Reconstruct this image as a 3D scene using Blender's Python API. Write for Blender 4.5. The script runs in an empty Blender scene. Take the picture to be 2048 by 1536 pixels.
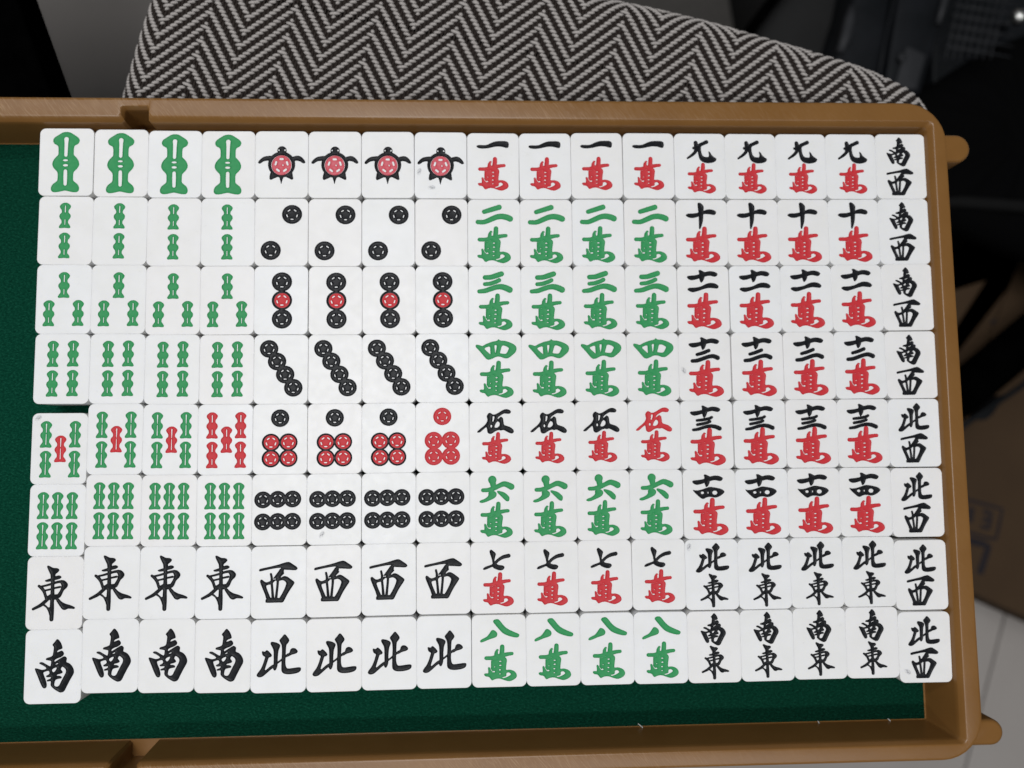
import bpy, bmesh, math, random
import numpy as np
from mathutils import Vector, Matrix
from mathutils.geometry import delaunay_2d_cdt

random.seed(7)
MM = 0.001
Z0 = 480.0            # height of the tile faces above the floor, in mm
scene = bpy.context.scene
COL = scene.collection

# ------------------------------------------------------------------ camera, world, lamps, exposure
cam_d = bpy.data.cameras.new('camera')
cam = bpy.data.objects.new('camera', cam_d)
COL.objects.link(cam)
cam_d.sensor_width = 36.0
cam_d.lens = 36.0 * 1540.0 / 2048.0
cam_d.clip_start = 0.01
cam_d.clip_end = 30.0
R3 = ((0.99916033, 0.00797382, -0.04018778), (-0.01098107, 0.99710997, -0.07517401), (0.03947221, 0.07555219, 0.99636028))
cam.matrix_world = Matrix(((R3[0][0], R3[0][1], R3[0][2], -5.7986 * MM), (R3[1][0], R3[1][1], R3[1][2], -15.8055 * MM),
                           (R3[2][0], R3[2][1], R3[2][2], (304.547 + Z0) * MM), (0, 0, 0, 1)))
cam_d.dof.use_dof = True
cam_d.dof.focus_distance = 0.291
cam_d.dof.aperture_fstop = 5.8
scene.camera = cam

world = bpy.data.worlds.new('World')
scene.world = world
world.use_nodes = True
world.node_tree.nodes['Background'].inputs[0].default_value = (0.93, 0.96, 1.0, 1)
world.node_tree.nodes['Background'].inputs[1].default_value = 0.05

def area_lamp(name, loc, target, size, watts, color):
    ld = bpy.data.lights.new(name, 'AREA')
    ld.shape = 'RECTANGLE'; ld.size = size[0]; ld.size_y = size[1]
    ld.energy = watts; ld.color = color
    o = bpy.data.objects.new(name, ld)
    o.location = loc
    o.rotation_euler = (Vector(target) - Vector(loc)).to_track_quat('-Z', 'Y').to_euler()
    COL.objects.link(o)
    return o
area_lamp('ceiling_panel', (-0.40, 0.10, Z0 * MM + 2.2), (-0.25, 0.05, Z0 * MM), (1.2, 0.8), 32.0, (0.985, 0.99, 1.0))
area_lamp('ceiling_tube', (-0.75, 0.80, Z0 * MM + 1.5), (-0.75, 0.80, Z0 * MM), (1.5, 0.10), 6.5, (0.985, 0.99, 1.0))
area_lamp('ceiling_tube', (0.10, -0.78, Z0 * MM + 1.5), (0.10, -0.78, Z0 * MM), (1.6, 0.10), 9.0, (0.985, 0.99, 1.0))
scene.view_settings.view_transform = 'Standard'
scene.view_settings.look = 'None'
scene.view_settings.exposure = 0.0
scene.view_settings.gamma = 1.0
scene.view_settings.use_curve_mapping = False
scene.render.engine = 'CYCLES'
scene.cycles.use_denoising = True
scene.cycles.diffuse_bounces = 8
scene.cycles.max_bounces = 12

# outlines of the engraved marks, designs and resting places of the tiles (mm)
GLYPHS = {
 'bam1': (598, 1285, [('P',[(299,0),(384,15),(484,75),(554,125),(582,185),(554,250),(484,290),(464,340),(462,420),(466,490),(504,530),(554,590),(582,660),(579,720),(544,780),(489,835),(466,880),(462,960),(469,1035),(509,1075),(564,1120),(596,1185),(589,1250),(544,1282),(464,1282),(384,1265),(299,1250),(214,1265),(134,1282),(54,1282),(9,1250),(2,1185),(34,1120),(89,1075),(129,1035),(136,960),(132,880),(109,835),(54,780),(19,720),(16,660),(44,590),(94,530),(132,490),(136,420),(134,340),(114,290),(44,250),(16,185),(44,125),(114,75),(214,15)]),('s',[(299,155,50),(299,250,40),(296,495,36)]),('e',[291,605,58,22]),('e',[294,712,58,27]),('s',[(296,835,38),(297,950,41),(299,1110,36)])]),
 'bam': (241, 548, [('P',[(120,0),(167,7),(217,42),(237,77),(222,117),(195,152),(187,192),(197,222),(227,252),(239,292),(227,332),(199,367),(187,402),(189,442),(212,472),(239,517),(232,544),(187,547),(120,540),(53,547),(8,544),(1,517),(28,472),(51,442),(53,402),(41,367),(13,332),(1,292),(13,252),(43,222),(53,192),(45,152),(18,117),(3,77),(23,42),(73,7)]),('s',[(122,67,14),(122,202,14)]),('s',[(122,367,12),(122,470,12)])]),
 'baml': (241, 548, [('P',[(120,0),(167,7),(217,42),(237,77),(222,117),(195,152),(187,192),(197,222),(227,252),(239,292),(227,332),(199,367),(187,402),(189,442),(212,472),(239,517),(232,544),(187,547),(120,540),(53,547),(8,544),(1,517),(28,472),(51,442),(53,402),(41,367),(13,332),(1,292),(13,252),(43,222),(53,192),(45,152),(18,117),(3,77),(23,42),(73,7)]),('s',[(122,60,17),(122,232,11)]),('s',[(122,270,11),(122,482,14)])]),
 'wan': (702, 776, [('S',[(395,44,44),(390,130,47),(375,230,45)]),('S',[(290,122,27),(265,170,34),(260,230,38)]),('S',[(43,280,36),(175,280,38),(295,252,45),(425,222,42),(525,202,35),(605,195,32)]),('s',[(310,130,12),(310,175,12)]),('P',[(165,330),(295,300),(415,272),(465,280),(490,330),(480,410),(470,490),(475,540),(555,540),(635,565),(685,610),(702,670),(675,720),(605,760),(535,776),(445,755),(365,725),(305,715),(235,725),(175,750),(145,730),(105,680),(25,660),(0,620),(35,605),(85,605),(90,540),(85,490),(105,475),(135,500),(150,480),(150,410),(153,350)]),('s',[(175,328,7),(295,298,7),(435,252,7)]),('e',[350,355,33,16]),('e',[350,440,33,17]),('e',[340,535,29,17]),('e',[340,620,29,13]),('e',[225,470,16,13]),('e',[210,570,30,19]),('e',[225,655,19,9]),('s',[(131,492,8),(155,540,9),(187,580,9)]),('p',[(480,605),(535,590),(580,630),(550,665),(475,700),(415,715),(380,695),(445,680),(475,660)])]),
 'one': (679, 155, [('P',[(3,105),(43,88),(143,90),(223,80),(323,35),(423,5),(543,0),(633,5),(673,35),(678,90),(658,135),(603,132),(543,115),(443,108),(343,122),(243,145),(123,155),(43,145),(8,125)])]),
 'two': (785, 410, [('S',[(177,148,42),(317,105,47),(497,50,50)]),('S',[(42,365,42),(177,365,45),(317,310,50),(437,260,52),(547,245,55),(657,265,58),(727,295,58)])]),
 'three': (748, 463, [('S',[(163,128,45),(288,122,48),(408,85,52),(513,50,50)]),('S',[(158,270,36),(268,260,40),(388,222,40),(463,185,40)]),('S',[(38,425,38),(168,410,46),(308,362,48),(428,328,50),(528,328,56),(628,360,60),(688,390,60)])]),
 'four': (865, 427, [('P',[(2,130),(22,115),(82,125),(142,142),(222,100),(342,55),(452,30),(487,0),(522,25),(622,35),(722,65),(812,110),(857,160),(862,220),(832,280),(742,360),(682,395),(612,395),(542,370),(482,360),(422,370),(352,405),(292,425),(242,420),(192,375),(132,300),(62,220),(7,160)]),('p',[(182,195),(262,150),(307,160),(312,250),(312,320),(262,280)]),('p',[(397,125),(447,125),(442,200),(417,305),(402,230)]),('p',[(557,135),(622,130),(707,180),(692,235),(647,305),(562,305),(512,290),(532,210)])]),
 'five': (769, 517, [('P',[(205,151),(230,96),(270,76),(320,106),(370,111),(450,76),(530,26),(600,1),(670,11),(710,46),(690,86),(640,91),(570,86),(510,116),(450,156),(428,191),(430,211),(470,186),(500,161),(540,191),(550,256),(565,331),(620,356),(700,386),(760,441),(765,486),(730,511),(670,496),(600,456),(550,436),(500,446),(460,436),(390,456),(310,506),(260,516),(220,486),(210,426),(190,376),(130,416),(60,476),(10,486),(5,466),(70,406),(140,351),(190,296),(220,226)]),('p',[(325,146),(365,151),(360,206),(340,261),(315,256),(320,206)]),('p',[(410,266),(445,256),(478,296),(470,351),(420,391),(365,386),(370,336)]),('e',[295,356,22,38])]),
 'six': (738, 569, [('E',[271,84,84,84]),('S',[(281,144,62),(293,234,50)]),('S',[(71,304,36),(181,299,40),(301,264,46),(421,209,45),(521,172,52),(611,199,58),(676,234,62)]),('P',[(191,359),(241,326),(311,329),(356,374),(346,434),(301,474),(221,514),(121,554),(51,569),(1,554),(21,524),(101,494),(171,444),(191,404)]),('P',[(381,324),(431,329),(531,364),(611,434),(631,484),(611,539),(561,529),(501,474),(431,404),(381,354)])]),
 'seven': (579, 436, [('P',[(141,30),(171,0),(221,35),(266,85),(251,150),(236,240),(271,290),(321,325),(411,340),(446,370),(431,410),(381,435),(311,425),(231,390),(191,360),(91,400),(21,420),(1,400),(51,360),(191,310),(196,250),(186,190),(156,100)]),('S',[(256,280,28),(331,210,28),(431,155,35),(541,130,38)])]),
 'eight': (818, 479, [('P',[(248,233),(308,243),(353,298),(343,358),(288,388),(188,418),(78,463),(13,478),(3,448),(48,413),(138,368),(198,298)]),('P',[(278,48),(308,8),(378,3),(428,48),(488,128),(568,203),(688,268),(798,318),(818,353),(788,388),(708,383),(588,348),(488,298),(408,218),(328,118)])]),
 'nine': (618, 481, [('S',[(191,51,36),(206,121,46),(206,181,44),(176,251,30),(116,311,26),(16,381,16)]),('E',[146,166,24,24]),('S',[(421,36,36),(336,76,32),(276,111,34),(266,201,30),(286,321,36),(336,396,52),(436,421,60),(546,411,52),(596,401,22)]),('P',[(461,241),(491,261),(526,321),(596,381),(576,421),(476,421),(446,381),(471,321)])]),
 'ten': (640, 560, [('P',[(258,16),(293,1),(343,31),(378,86),(373,166),(365,266),(353,386),(328,476),(298,551),(275,541),(275,386),(273,266),(265,146),(258,76)]),('P',[(3,261),(53,236),(173,231),(273,211),(373,176),(473,144),(563,151),(633,186),(633,231),(593,256),(503,241),(373,241),(253,296),(153,321),(73,316),(13,286)])]),
 'eleven': (661, 467, [('P',[(250,11),(285,1),(355,36),(395,61),(375,116),(355,186),(325,241),(290,261),(270,216),(255,156),(255,96),(260,56)]),('P',[(0,146),(35,126),(145,116),(265,91),(385,46),(485,26),(585,41),(645,81),(620,126),(575,136),(475,116),(375,136),(265,171),(165,201),(85,211),(25,186)]),('P',[(5,406),(45,381),(165,376),(285,351),(405,296),(505,276),(605,296),(660,346),(635,386),(575,386),(465,376),(345,401),(225,441),(125,466),(65,456),(20,431)])]),
 'twelve': (652, 535, [('P',[(250,11),(285,1),(355,36),(395,61),(375,116),(355,186),(325,241),(290,261),(270,216),(255,156),(255,96),(260,56)]),('P',[(0,146),(35,126),(145,116),(265,91),(385,46),(485,26),(585,41),(645,81),(620,126),(575,136),(475,116),(375,136),(265,171),(165,201),(85,211),(25,186)]),('S',[(172,366,30),(297,331,34),(422,281,34)]),('S',[(67,501,34),(177,491,38),(297,451,38),(417,411,38),(517,401,42),(607,436,45)])]),
 'thirteen': (665, 544, [('P',[(250,11),(285,1),(355,36),(395,61),(375,116),(355,186),(325,241),(290,261),(270,216),(255,156),(255,96),(260,56)]),('P',[(0,146),(35,126),(145,116),(265,91),(385,46),(485,26),(585,41),(645,81),(620,126),(575,136),(475,116),(375,136),(265,171),(165,201),(85,211),(25,186)]),('S',[(145,316,27),(290,301,31),(410,276,30),(460,251,28)]),('S',[(150,406,29),(270,386,31),(370,361,31),(420,341,30)]),('S',[(60,516,28),(170,501,33),(290,463,34),(420,439,38),(530,453,42),(620,491,45)])]),
 'fourteen': (672, 514, [('P',[(250,11),(285,1),(355,36),(395,61),(375,116),(355,186),(325,241),(290,261),(270,216),(255,156),(255,96),(260,56)]),('P',[(0,146),(35,126),(145,116),(265,91),(385,46),(485,26),(585,41),(645,81),(620,126),(575,136),(475,116),(375,136),(265,171),(165,201),(85,211),(25,186)]),('P',[(10,328),(55,338),(145,333),(265,298),(365,268),(485,283),(605,313),(670,363),(645,408),(565,463),(475,488),(385,473),(305,478),(225,513),(175,498),(105,438),(45,378)]),('e',[205,388,40,32]),('e',[325,386,16,30]),('e',[470,388,58,48])]),
 'east': (893, 1168, [('P',[(289,17),(319,2),(409,47),(499,57),(539,92),(509,137),(464,177),(449,252),(379,262),(364,182),(329,112)]),('S',[(414,222,38),(414,422,32),(417,622,38),(414,772,36),(414,922,42),(414,1130,38)]),('P',[(254,312),(299,292),(389,262),(479,222),(549,212),(589,242),(549,277),(469,297),(389,322),(289,332)]),('S',[(127,424,22),(189,472,30),(239,542,27),(269,622,25),(289,682,25)]),('S',[(179,434,15),(289,412,17),(409,377,20),(509,347,22),(599,334,25)]),('P',[(549,327),(629,312),(689,342),(729,402),(709,462),(649,522),(609,612),(579,662),(519,692),(469,682),(529,602),(579,522),(604,442),(589,382)]),('S',[(249,522,14),(349,502,15),(449,474,15),(569,450,18)]),('P',[(269,652),(329,634),(369,607),(409,622),(509,607),(549,622),(519,702),(409,714),(289,714)]),('S',[(349,682,26),(269,752,32),(189,822,32),(109,867,27),(22,909,22)]),('P',[(229,832),(299,882),(349,972),(374,1042),(409,972),(389,882),(339,882),(269,822)]),('P',[(499,692),(549,702),(609,762),(699,812),(799,842),(886,884),(879,912),(809,907),(749,907),(689,932),(629,912),(569,832),(509,742)])]),
 'south': (825, 1129, [('P',[(358,113),(393,68),(448,1),(493,28),(538,98),(563,183),(533,206),(473,230),(448,278),(503,266),(558,248),(598,298),(585,343),(533,378),(463,403),(408,438),(408,483),(473,448),(553,398),(618,370),(663,408),(658,488),(733,528),(793,598),(823,678),(813,748),(753,858),(683,998),(633,1098),(573,1128),(513,1113),(413,1048),(348,978),(345,888),(273,888),(263,868),(323,843),(345,818),(338,796),(263,798),(243,778),(288,753),(313,723),(303,678),(273,663),(213,678),(173,703),(193,778),(228,858),(253,958),(243,1018),(203,1033),(163,998),(113,898),(63,778),(3,638),(13,613),(73,628),(143,648),(213,638),(243,608),(203,568),(143,533),(93,508),(103,488),(153,488),(223,528),(293,568),(328,568),(341,488),(333,453),(273,438),(228,428),(243,398),(313,378),(363,348),(378,288),(388,198),(385,153)]),('p',[(408,543),(463,503),(493,506),(473,533)]),('p',[(353,658),(383,618),(453,593),(458,628),(423,688),(383,703)]),('p',[(543,628),(573,583),(613,598),(658,648),(658,718),(613,808),(563,908),(523,988),(473,1013),(418,988),(418,918),(443,858),(503,838),(558,828),(563,803),(523,783),(463,778),(473,748),(533,733),(578,713),(578,688),(553,658)])]),
 'west': (811, 853, [('P',[(2,161),(27,136),(197,101),(397,56),(527,16),(627,1),(707,46),(807,121),(777,166),(657,161),(527,151),(477,121),(437,111),(297,126),(137,156),(17,181)]),('P',[(457,136),(517,146),(517,216),(527,236),(467,296),(437,346),(397,376),(337,386),(367,341),(307,341),(337,296),(397,216)]),('S',[(249,248,18),(267,336,20),(267,436,20),(282,586,20),(297,766,24)]),('S',[(397,376,22),(392,486,20),(377,636,20),(362,776,24)]),('P',[(32,376),(62,371),(117,416),(167,426),(237,401),(317,366),(337,386),(257,456),(177,476),(147,506),(177,606),(237,746),(242,776),(167,776),(127,666),(67,526),(27,416)]),('P',[(397,361),(457,336),(527,301),(597,316),(697,386),(742,426),(737,466),(657,586),(597,686),(547,786),(507,846),(437,846),(427,786),(487,686),(547,566),(582,456),(557,406),(497,376),(417,391)]),('P',[(162,776),(257,756),(437,766),(527,776),(512,841),(397,851),(177,851),(145,831)])]),
 'north': (918, 886, [('P',[(105,350),(160,360),(210,330),(300,425),(280,465),(240,480),(210,565),(180,665),(160,735),(190,745),(260,685),(340,635),(360,675),(280,735),(190,815),(110,875),(40,885),(0,855),(20,805),(80,725),(130,615),(160,515),(170,465),(120,425)]),('P',[(290,160),(330,155),(420,180),(475,225),(460,285),(440,345),(428,465),(425,585),(420,665),(390,740),(360,745),(340,695),(352,625),(352,465),(345,325),(310,245),(285,195)]),('P',[(570,0),(620,45),(665,120),(640,175),(605,225),(595,365),(590,515),(590,615),(610,695),(650,725),(760,715),(840,705),(910,710),(910,765),(860,805),(760,830),(640,835),(560,815),(520,765),(515,665),(518,515),(525,365),(515,225),(480,155),(470,115),(520,55)]),('S',[(420,600,14),(490,550,14),(580,475,16),(650,425,22)]),('P',[(620,435),(680,385),(700,325),(740,295),(800,305),(845,360),(810,400),(720,425),(640,465)])]),
 'dot': (420, 420, [('E',[210,210,210,210]),('s',[(232,318,12),(188,318,12)]),('s',[(114,264,12),(100,222,12)]),('s',[(129,136,12),(164,110,12)]),('s',[(256,110,12),(291,136,12)]),('s',[(320,222,12),(306,264,12)])]),
 'disk': (310, 310, [('E',[155,155,155,155]),('s',[(177,255,14),(133,255,14)]),('s',[(67,207,14),(53,165,14)]),('s',[(78,87,14),(114,61,14)]),('s',[(196,61,14),(232,87,14)]),('s',[(257,165,14),(243,207,14)])]),
 'ringdot': (420, 420, [('E',[210,210,210,210]),('e',[210,210,152,152])]),
 'turtle': (1005, 800, [('E',[500,390,288,275]),('E',[505,92,98,92]),('P',[(408,132),(418,192),(598,192),(608,132)]),('P',[(298,212),(198,210),(118,227),(48,277),(3,332),(8,364),(48,367),(118,322),(208,307),(278,322)]),('P',[(718,242),(798,207),(878,207),(948,252),(993,312),(1003,352),(958,362),(888,322),(808,307),(738,332)]),('P',[(418,612),(453,662),(478,742),(495,800),(513,742),(538,672),(578,622)]),('P',[(278,552),(248,632),(248,697),(278,714),(328,692),(398,662),(438,632),(368,582)]),('P',[(718,552),(738,622),(748,692),(718,712),(658,682),(588,647),(618,602)]),('e',[440,84,17,17]),('e',[570,84,19,19]),('e',[498,404,219,213])]),
 'shell': (410, 400, [('E',[205,200,205,200]),('s',[(179,74,22),(231,74,22)]),('s',[(317,136,22),(333,186,22)]),('s',[(300,287,22),(258,317,22)]),('s',[(152,317,22),(110,287,22)]),('s',[(77,186,22),(93,136,22)]),('s',[(235,196,15),(235,204,15)])]),
}
DESIGNS = {
 'bam1': [('bamboo','bam1','green',[-5.63,12.21,5.23,-12.27])],
 'bam2': [('bamboo','bam','green',[-2.52,11.09,1.78,0.99]),('bamboo','bam','green',[-2.39,-0.94,1.91,-11.04])],
 'bam3': [('bamboo','bam','green',[-2.18,10.66,2.12,0.56]),('bamboo','bam','green',[-7.67,-0.52,-3.37,-10.62]),('bamboo','bam','green',[3.54,-0.45,7.84,-10.55])],
 'bam4': [('bamboo','bam','green',[-5.79,10.84,-1.49,0.74]),('bamboo','bam','green',[1.89,10.99,6.19,0.89]),('bamboo','bam','green',[-5.67,-0.7,-1.37,-10.8]),('bamboo','bam','green',[2.03,-0.57,6.33,-10.67])],
 'bam5': [('bamboo','baml','green',[-7.29,10.54,-2.99,0.44]),('bamboo','baml','green',[3.68,10.53,7.98,0.43]),('bamboo','baml','red',[-1.7,4.96,2.6,-5.14]),('bamboo','baml','green',[-7.17,-0.92,-2.87,-11.02]),('bamboo','baml','green',[3.71,-0.93,8.01,-11.03])],
 'bam5r': [('bamboo','bam','red',[-7.29,10.54,-2.99,0.44]),('bamboo','bam','red',[3.68,10.53,7.98,0.43]),('bamboo','bam','red',[-1.7,4.96,2.6,-5.14]),('bamboo','bam','red',[-7.17,-0.92,-2.87,-11.02]),('bamboo','bam','red',[3.71,-0.93,8.01,-11.03])],
 'bam6': [('bamboo','baml','green',[-7.58,10.64,-3.28,0.54]),('bamboo','baml','green',[-2.2,10.59,2.1,0.49]),('bamboo','baml','green',[3.28,10.55,7.58,0.45]),('bamboo','baml','green',[-7.44,-0.79,-3.14,-10.89]),('bamboo','baml','green',[-2.04,-0.85,2.26,-10.95]),('bamboo','baml','green',[3.48,-0.9,7.78,-11.0])],
 'turtle': [('turtle','turtle','black',[-9.33,7.46,9.36,-7.95]),('shell','shell','rose',[-3.94,3.67,3.79,-4.34])],
 'dot2': [('dot','dot','black',[0.17,11.02,8.07,3.36]),('dot','dot','black',[-8.07,-3.58,-0.17,-11.25])],
 'dot3': [('dot','dot','black',[-3.7,11.17,4.2,3.51]),('dot','dot','black',[-3.54,-3.62,4.36,-11.29]),('ring','ringdot','black',[-3.62,3.78,4.28,-3.88]),('dot','disk','red',[-2.67,2.86,3.33,-2.96])],
 'dot4': [('dot','dot','black',[-8.29,11.56,-1.14,4.63]),('dot','dot','black',[-5.12,6.55,2.03,-0.38]),('dot','dot','black',[-1.89,1.39,5.26,-5.54]),('dot','dot','black',[1.33,-3.82,8.48,-10.76])],
 'dot5': [('dot','dot','black',[-3.58,11.57,3.47,4.73]),('ring','ringdot','black',[-7.0,2.11,0.05,-4.73]),('ring','ringdot','black',[-0.31,2.17,6.74,-4.66]),('ring','ringdot','black',[-7.0,-4.12,0.05,-10.96]),('ring','ringdot','black',[-0.25,-4.02,6.8,-10.86]),('dot','disk','red',[-6.28,1.41,-0.68,-4.02]),('dot','disk','red',[0.41,1.47,6.01,-3.96]),('dot','disk','red',[-6.28,-4.82,-0.68,-10.25]),('dot','disk','red',[0.48,-4.73,6.08,-10.16])],
 'dot5r': [('dot','dot','red',[-3.58,11.57,3.47,4.73]),('dot','dot','red',[-7.0,2.11,0.05,-4.73]),('dot','dot','red',[-0.31,2.17,6.74,-4.66]),('dot','dot','red',[-7.0,-4.12,0.05,-10.96]),('dot','dot','red',[-0.25,-4.02,6.8,-10.86])],
 'dot6': [('dot','dot','black',[-9.62,7.12,-2.97,0.67]),('dot','dot','black',[-3.97,7.28,2.68,0.82]),('dot','dot','black',[1.71,7.32,8.36,0.87]),('dot','dot','black',[-9.59,-1.34,-2.94,-7.79]),('dot','dot','black',[-3.94,-1.25,2.71,-7.7]),('dot','dot','black',[1.71,-1.23,8.36,-7.68])],
 'one': [('numeral','one','black',[-6.58,10.34,6.35,7.31]),('character','wan','red',[-6.11,3.7,6.14,-10.1])],
 'two': [('numeral','two','green',[-7.28,11.46,7.64,3.53]),('character','wan','green',[-6.68,2.57,6.63,-12.34])],
 'three': [('numeral','three','green',[-6.91,11.51,7.14,2.7]),('character','wan','green',[-6.39,2.53,6.96,-12.15])],
 'four': [('numeral','four','green',[-7.72,11.38,8.41,3.37]),('character','wan','green',[-6.2,2.84,7.15,-11.85])],
 'five': [('numeral','five','black',[-7.33,10.86,6.99,1.27]),('character','wan','red',[-5.58,1.84,5.81,-10.53])],
 'six': [('numeral','six','green',[-6.7,12.04,6.89,1.65]),('character','wan','green',[-6.46,1.92,6.11,-11.97])],
 'seven': [('numeral','seven','black',[-5.63,10.71,5.01,2.84]),('character','wan','red',[-5.71,2.02,6.11,-11.0])],
 'eight': [('numeral','eight','green',[-7.23,11.93,7.79,3.38]),('character','wan','green',[-5.79,2.3,6.66,-11.46])],
 'nine': [('numeral','nine','black',[-5.33,10.88,6.81,1.34]),('character','wan','red',[-5.25,1.34,6.32,-11.4])],
 'ten': [('numeral','ten','black',[-6.35,12.4,6.0,1.5]),('character','wan','red',[-6.71,2.45,7.16,-12.37])],
 'eleven': [('numeral','eleven','black',[-6.4,11.99,6.28,3.01]),('character','wan','red',[-6.72,2.73,7.16,-12.09])],
 'twelve': [('numeral','twelve','black',[-6.32,11.84,6.11,1.68]),('character','wan','red',[-6.59,2.61,7.38,-12.11])],
 'thirteen': [('numeral','thirteen','black',[-6.6,11.71,5.99,1.52]),('character','wan','red',[-6.84,2.69,7.22,-12.11])],
 'fourteen': [('numeral','fourteen','black',[-6.68,11.59,5.96,2.09]),('character','wan','red',[-6.72,2.37,7.16,-12.23])],
 'fiver': [('numeral','five','red',[-7.33,10.86,6.99,1.27]),('character','wan','red',[-5.58,1.84,5.81,-10.53])],
 'east': [('character','east','black',[-8.23,10.17,7.61,-10.51])],
 'south': [('character','south','black',[-6.6,10.0,7.68,-9.52])],
 'west': [('character','west','black',[-7.39,7.56,7.07,-7.59])],
 'north': [('character','north','black',[-8.07,8.02,8.47,-7.63])],
 'southwest': [('character','south_small','black',[-5.75,12.17,3.98,0.1]),('character','west_small','black',[-6.15,-1.09,4.93,-12.1])],
 'northwest': [('character','north_small','black',[-6.52,11.81,5.99,0.65]),('character','west_small','black',[-5.85,-0.35,5.11,-11.81])],
 'southeast': [('character','south_small','black',[-5.08,12.75,4.58,0.66]),('character','east_small','black',[-5.12,0.37,5.45,-12.29])],
 'northeast': [('character','north_small','black',[-6.19,12.04,6.76,0.96]),('character','east_small','black',[-4.75,0.18,6.14,-12.57])],
}
PLACES = [
 [(-169.38,96.87,0.1),(-148.05,96.54,0.1),(-126.99,96.16,-0.09),(-105.96,96.08,0.12),(-84.91,96.18,0.11),(-63.8,96.15,0.06),(-42.61,96.16,0.19),(-21.39,96.09,-0.1),(-0.21,95.79,-0.17),(20.92,95.79,0.27),(42.05,96.07,0.23),(63.37,96.13,-0.12),(84.54,96.05,-0.12),(105.57,96.01,-0.09),(126.6,96.02,-0.02),(147.63,96.08,-0.07),(168.66,96.21,-0.07)],
 [(-168.85,69.21,-0.36),(-147.82,69.05,-0.36),(-126.79,68.63,-0.16),(-105.76,68.58,0.11),(-84.73,68.55,-0.09),(-63.54,68.38,0.05),(-42.37,68.34,0.18),(-21.21,68.41,-0.11),(-0.1,68.27,-0.09),(20.99,68.2,0.18),(42.08,68.36,0.21),(63.28,68.37,-0.15),(84.5,68.3,-0.1),(105.53,68.37,0.08),(126.56,68.43,0.11),(147.59,68.54,0.29),(168.62,68.81,0.29)],
 [(-168.66,41.86,-0.09),(-147.63,41.72,-0.09),(-126.6,41.3,0.13),(-105.57,41.19,0.21),(-84.54,41.11,0.05),(-63.19,40.94,0.13),(-42.09,41.01,0.22),(-21.06,41.08,0.08),(-0.03,40.94,-0.22),(21.0,40.87,0.02),(42.03,41.03,0.12),(63.09,41.02,-0.24),(84.31,40.85,-0.13),(105.66,40.91,0.13),(126.71,41.01,0.04),(147.74,41.21,0.27),(168.77,41.48,0.27)],
 [(-168.41,14.51,-0.29),(-147.38,14.39,-0.29),(-126.35,13.97,-0.11),(-105.32,13.76,0.0),(-84.29,13.67,-0.21),(-63.15,13.6,-0.2),(-42.12,13.68,0.05),(-21.09,13.75,-0.01),(-0.06,13.61,-0.2),(20.97,13.54,-0.04),(42.0,13.7,0.14),(63.03,13.69,-0.16),(84.1,13.52,-0.09),(105.61,13.58,0.07),(126.78,13.66,0.04),(147.81,13.81,0.31),(168.84,13.73,0.31)],
 [(-168.44,-16.42,-0.26),(-147.41,-12.94,-0.26),(-126.38,-13.36,-0.21),(-105.35,-13.58,0.08),(-84.32,-13.66,0.0),(-63.15,-13.73,-0.04),(-42.12,-13.65,0.21),(-21.09,-13.58,0.15),(-0.06,-13.72,-0.06),(20.97,-13.79,0.08),(42.0,-13.63,0.19),(63.03,-13.64,-0.13),(84.13,-13.81,0.06),(105.57,-13.75,0.03),(126.78,-13.75,-0.18),(147.81,-13.72,-0.05),(168.84,-13.85,-0.05)],
 [(-168.4,-43.75,-0.32),(-147.37,-40.27,-0.32),(-126.34,-40.69,-0.2),(-105.31,-40.94,-0.07),(-84.28,-41.0,-0.05),(-63.24,-41.06,-0.02),(-42.06,-40.98,0.1),(-21.03,-40.91,-0.07),(0.0,-41.05,-0.17),(21.03,-41.12,0.1),(42.06,-40.96,0.12),(63.09,-40.97,-0.14),(84.38,-41.15,-0.09),(105.49,-41.26,0.15),(126.52,-41.21,-0.09),(147.55,-41.2,-0.19),(168.58,-41.64,-0.19)],
 [(-168.34,-71.08,-0.19),(-147.31,-67.6,-0.19),(-126.28,-68.02,-0.45),(-105.25,-68.4,-0.26),(-84.22,-68.63,0.0),(-63.19,-68.52,0.25),(-42.05,-68.31,0.21),(-20.91,-68.24,0.01),(0.12,-68.38,-0.02),(21.15,-68.45,0.21),(42.18,-68.29,0.31),(63.36,-68.3,-0.03),(84.45,-68.65,-0.1),(105.48,-68.78,0.14),(126.51,-68.65,0.14),(147.54,-68.65,-0.06),(168.57,-70.25,-0.06)],
 [(-168.05,-98.41,0.02),(-147.02,-94.93,0.02),(-125.99,-95.35,-0.14),(-104.96,-95.89,-0.18),(-83.93,-96.39,-0.03),(-62.9,-96.47,0.32),(-41.87,-96.28,0.2),(-20.84,-96.19,0.06),(0.37,-96.19,0.09),(21.4,-96.24,0.07),(42.43,-96.27,0.11),(63.46,-96.36,-0.07),(84.49,-96.51,-0.03),(105.52,-96.37,0.18),(126.55,-96.1,-0.02),(147.58,-96.16,-0.3),(168.61,-98.33,-0.3)],
]

# ------------------------------------------------------------------ helpers
def tag(o, label=None, cat=None, group=None, kind=None):
    if label: o['label'] = label
    if cat: o['category'] = cat
    if group: o['group'] = group
    if kind: o['kind'] = kind
    return o

def empty(name, x, y, z, rot=0.0):
    o = bpy.data.objects.new(name, None)
    o.empty_display_size = 0.01
    o.location = (x * MM, y * MM, (z + Z0) * MM)
    o.rotation_euler = (0, 0, math.radians(rot))
    COL.objects.link(o)
    return o

def mesh_data(name, verts, faces, mat, smooth=True, scale=MM):
    me = bpy.data.meshes.new(name)
    me.from_pydata([(v[0] * scale, v[1] * scale, v[2] * scale) for v in verts], [], faces)
    me.materials.append(mat)
    if smooth:
        me.polygons.foreach_set('use_smooth', [True] * len(me.polygons))
    me.update()
    return me

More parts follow.
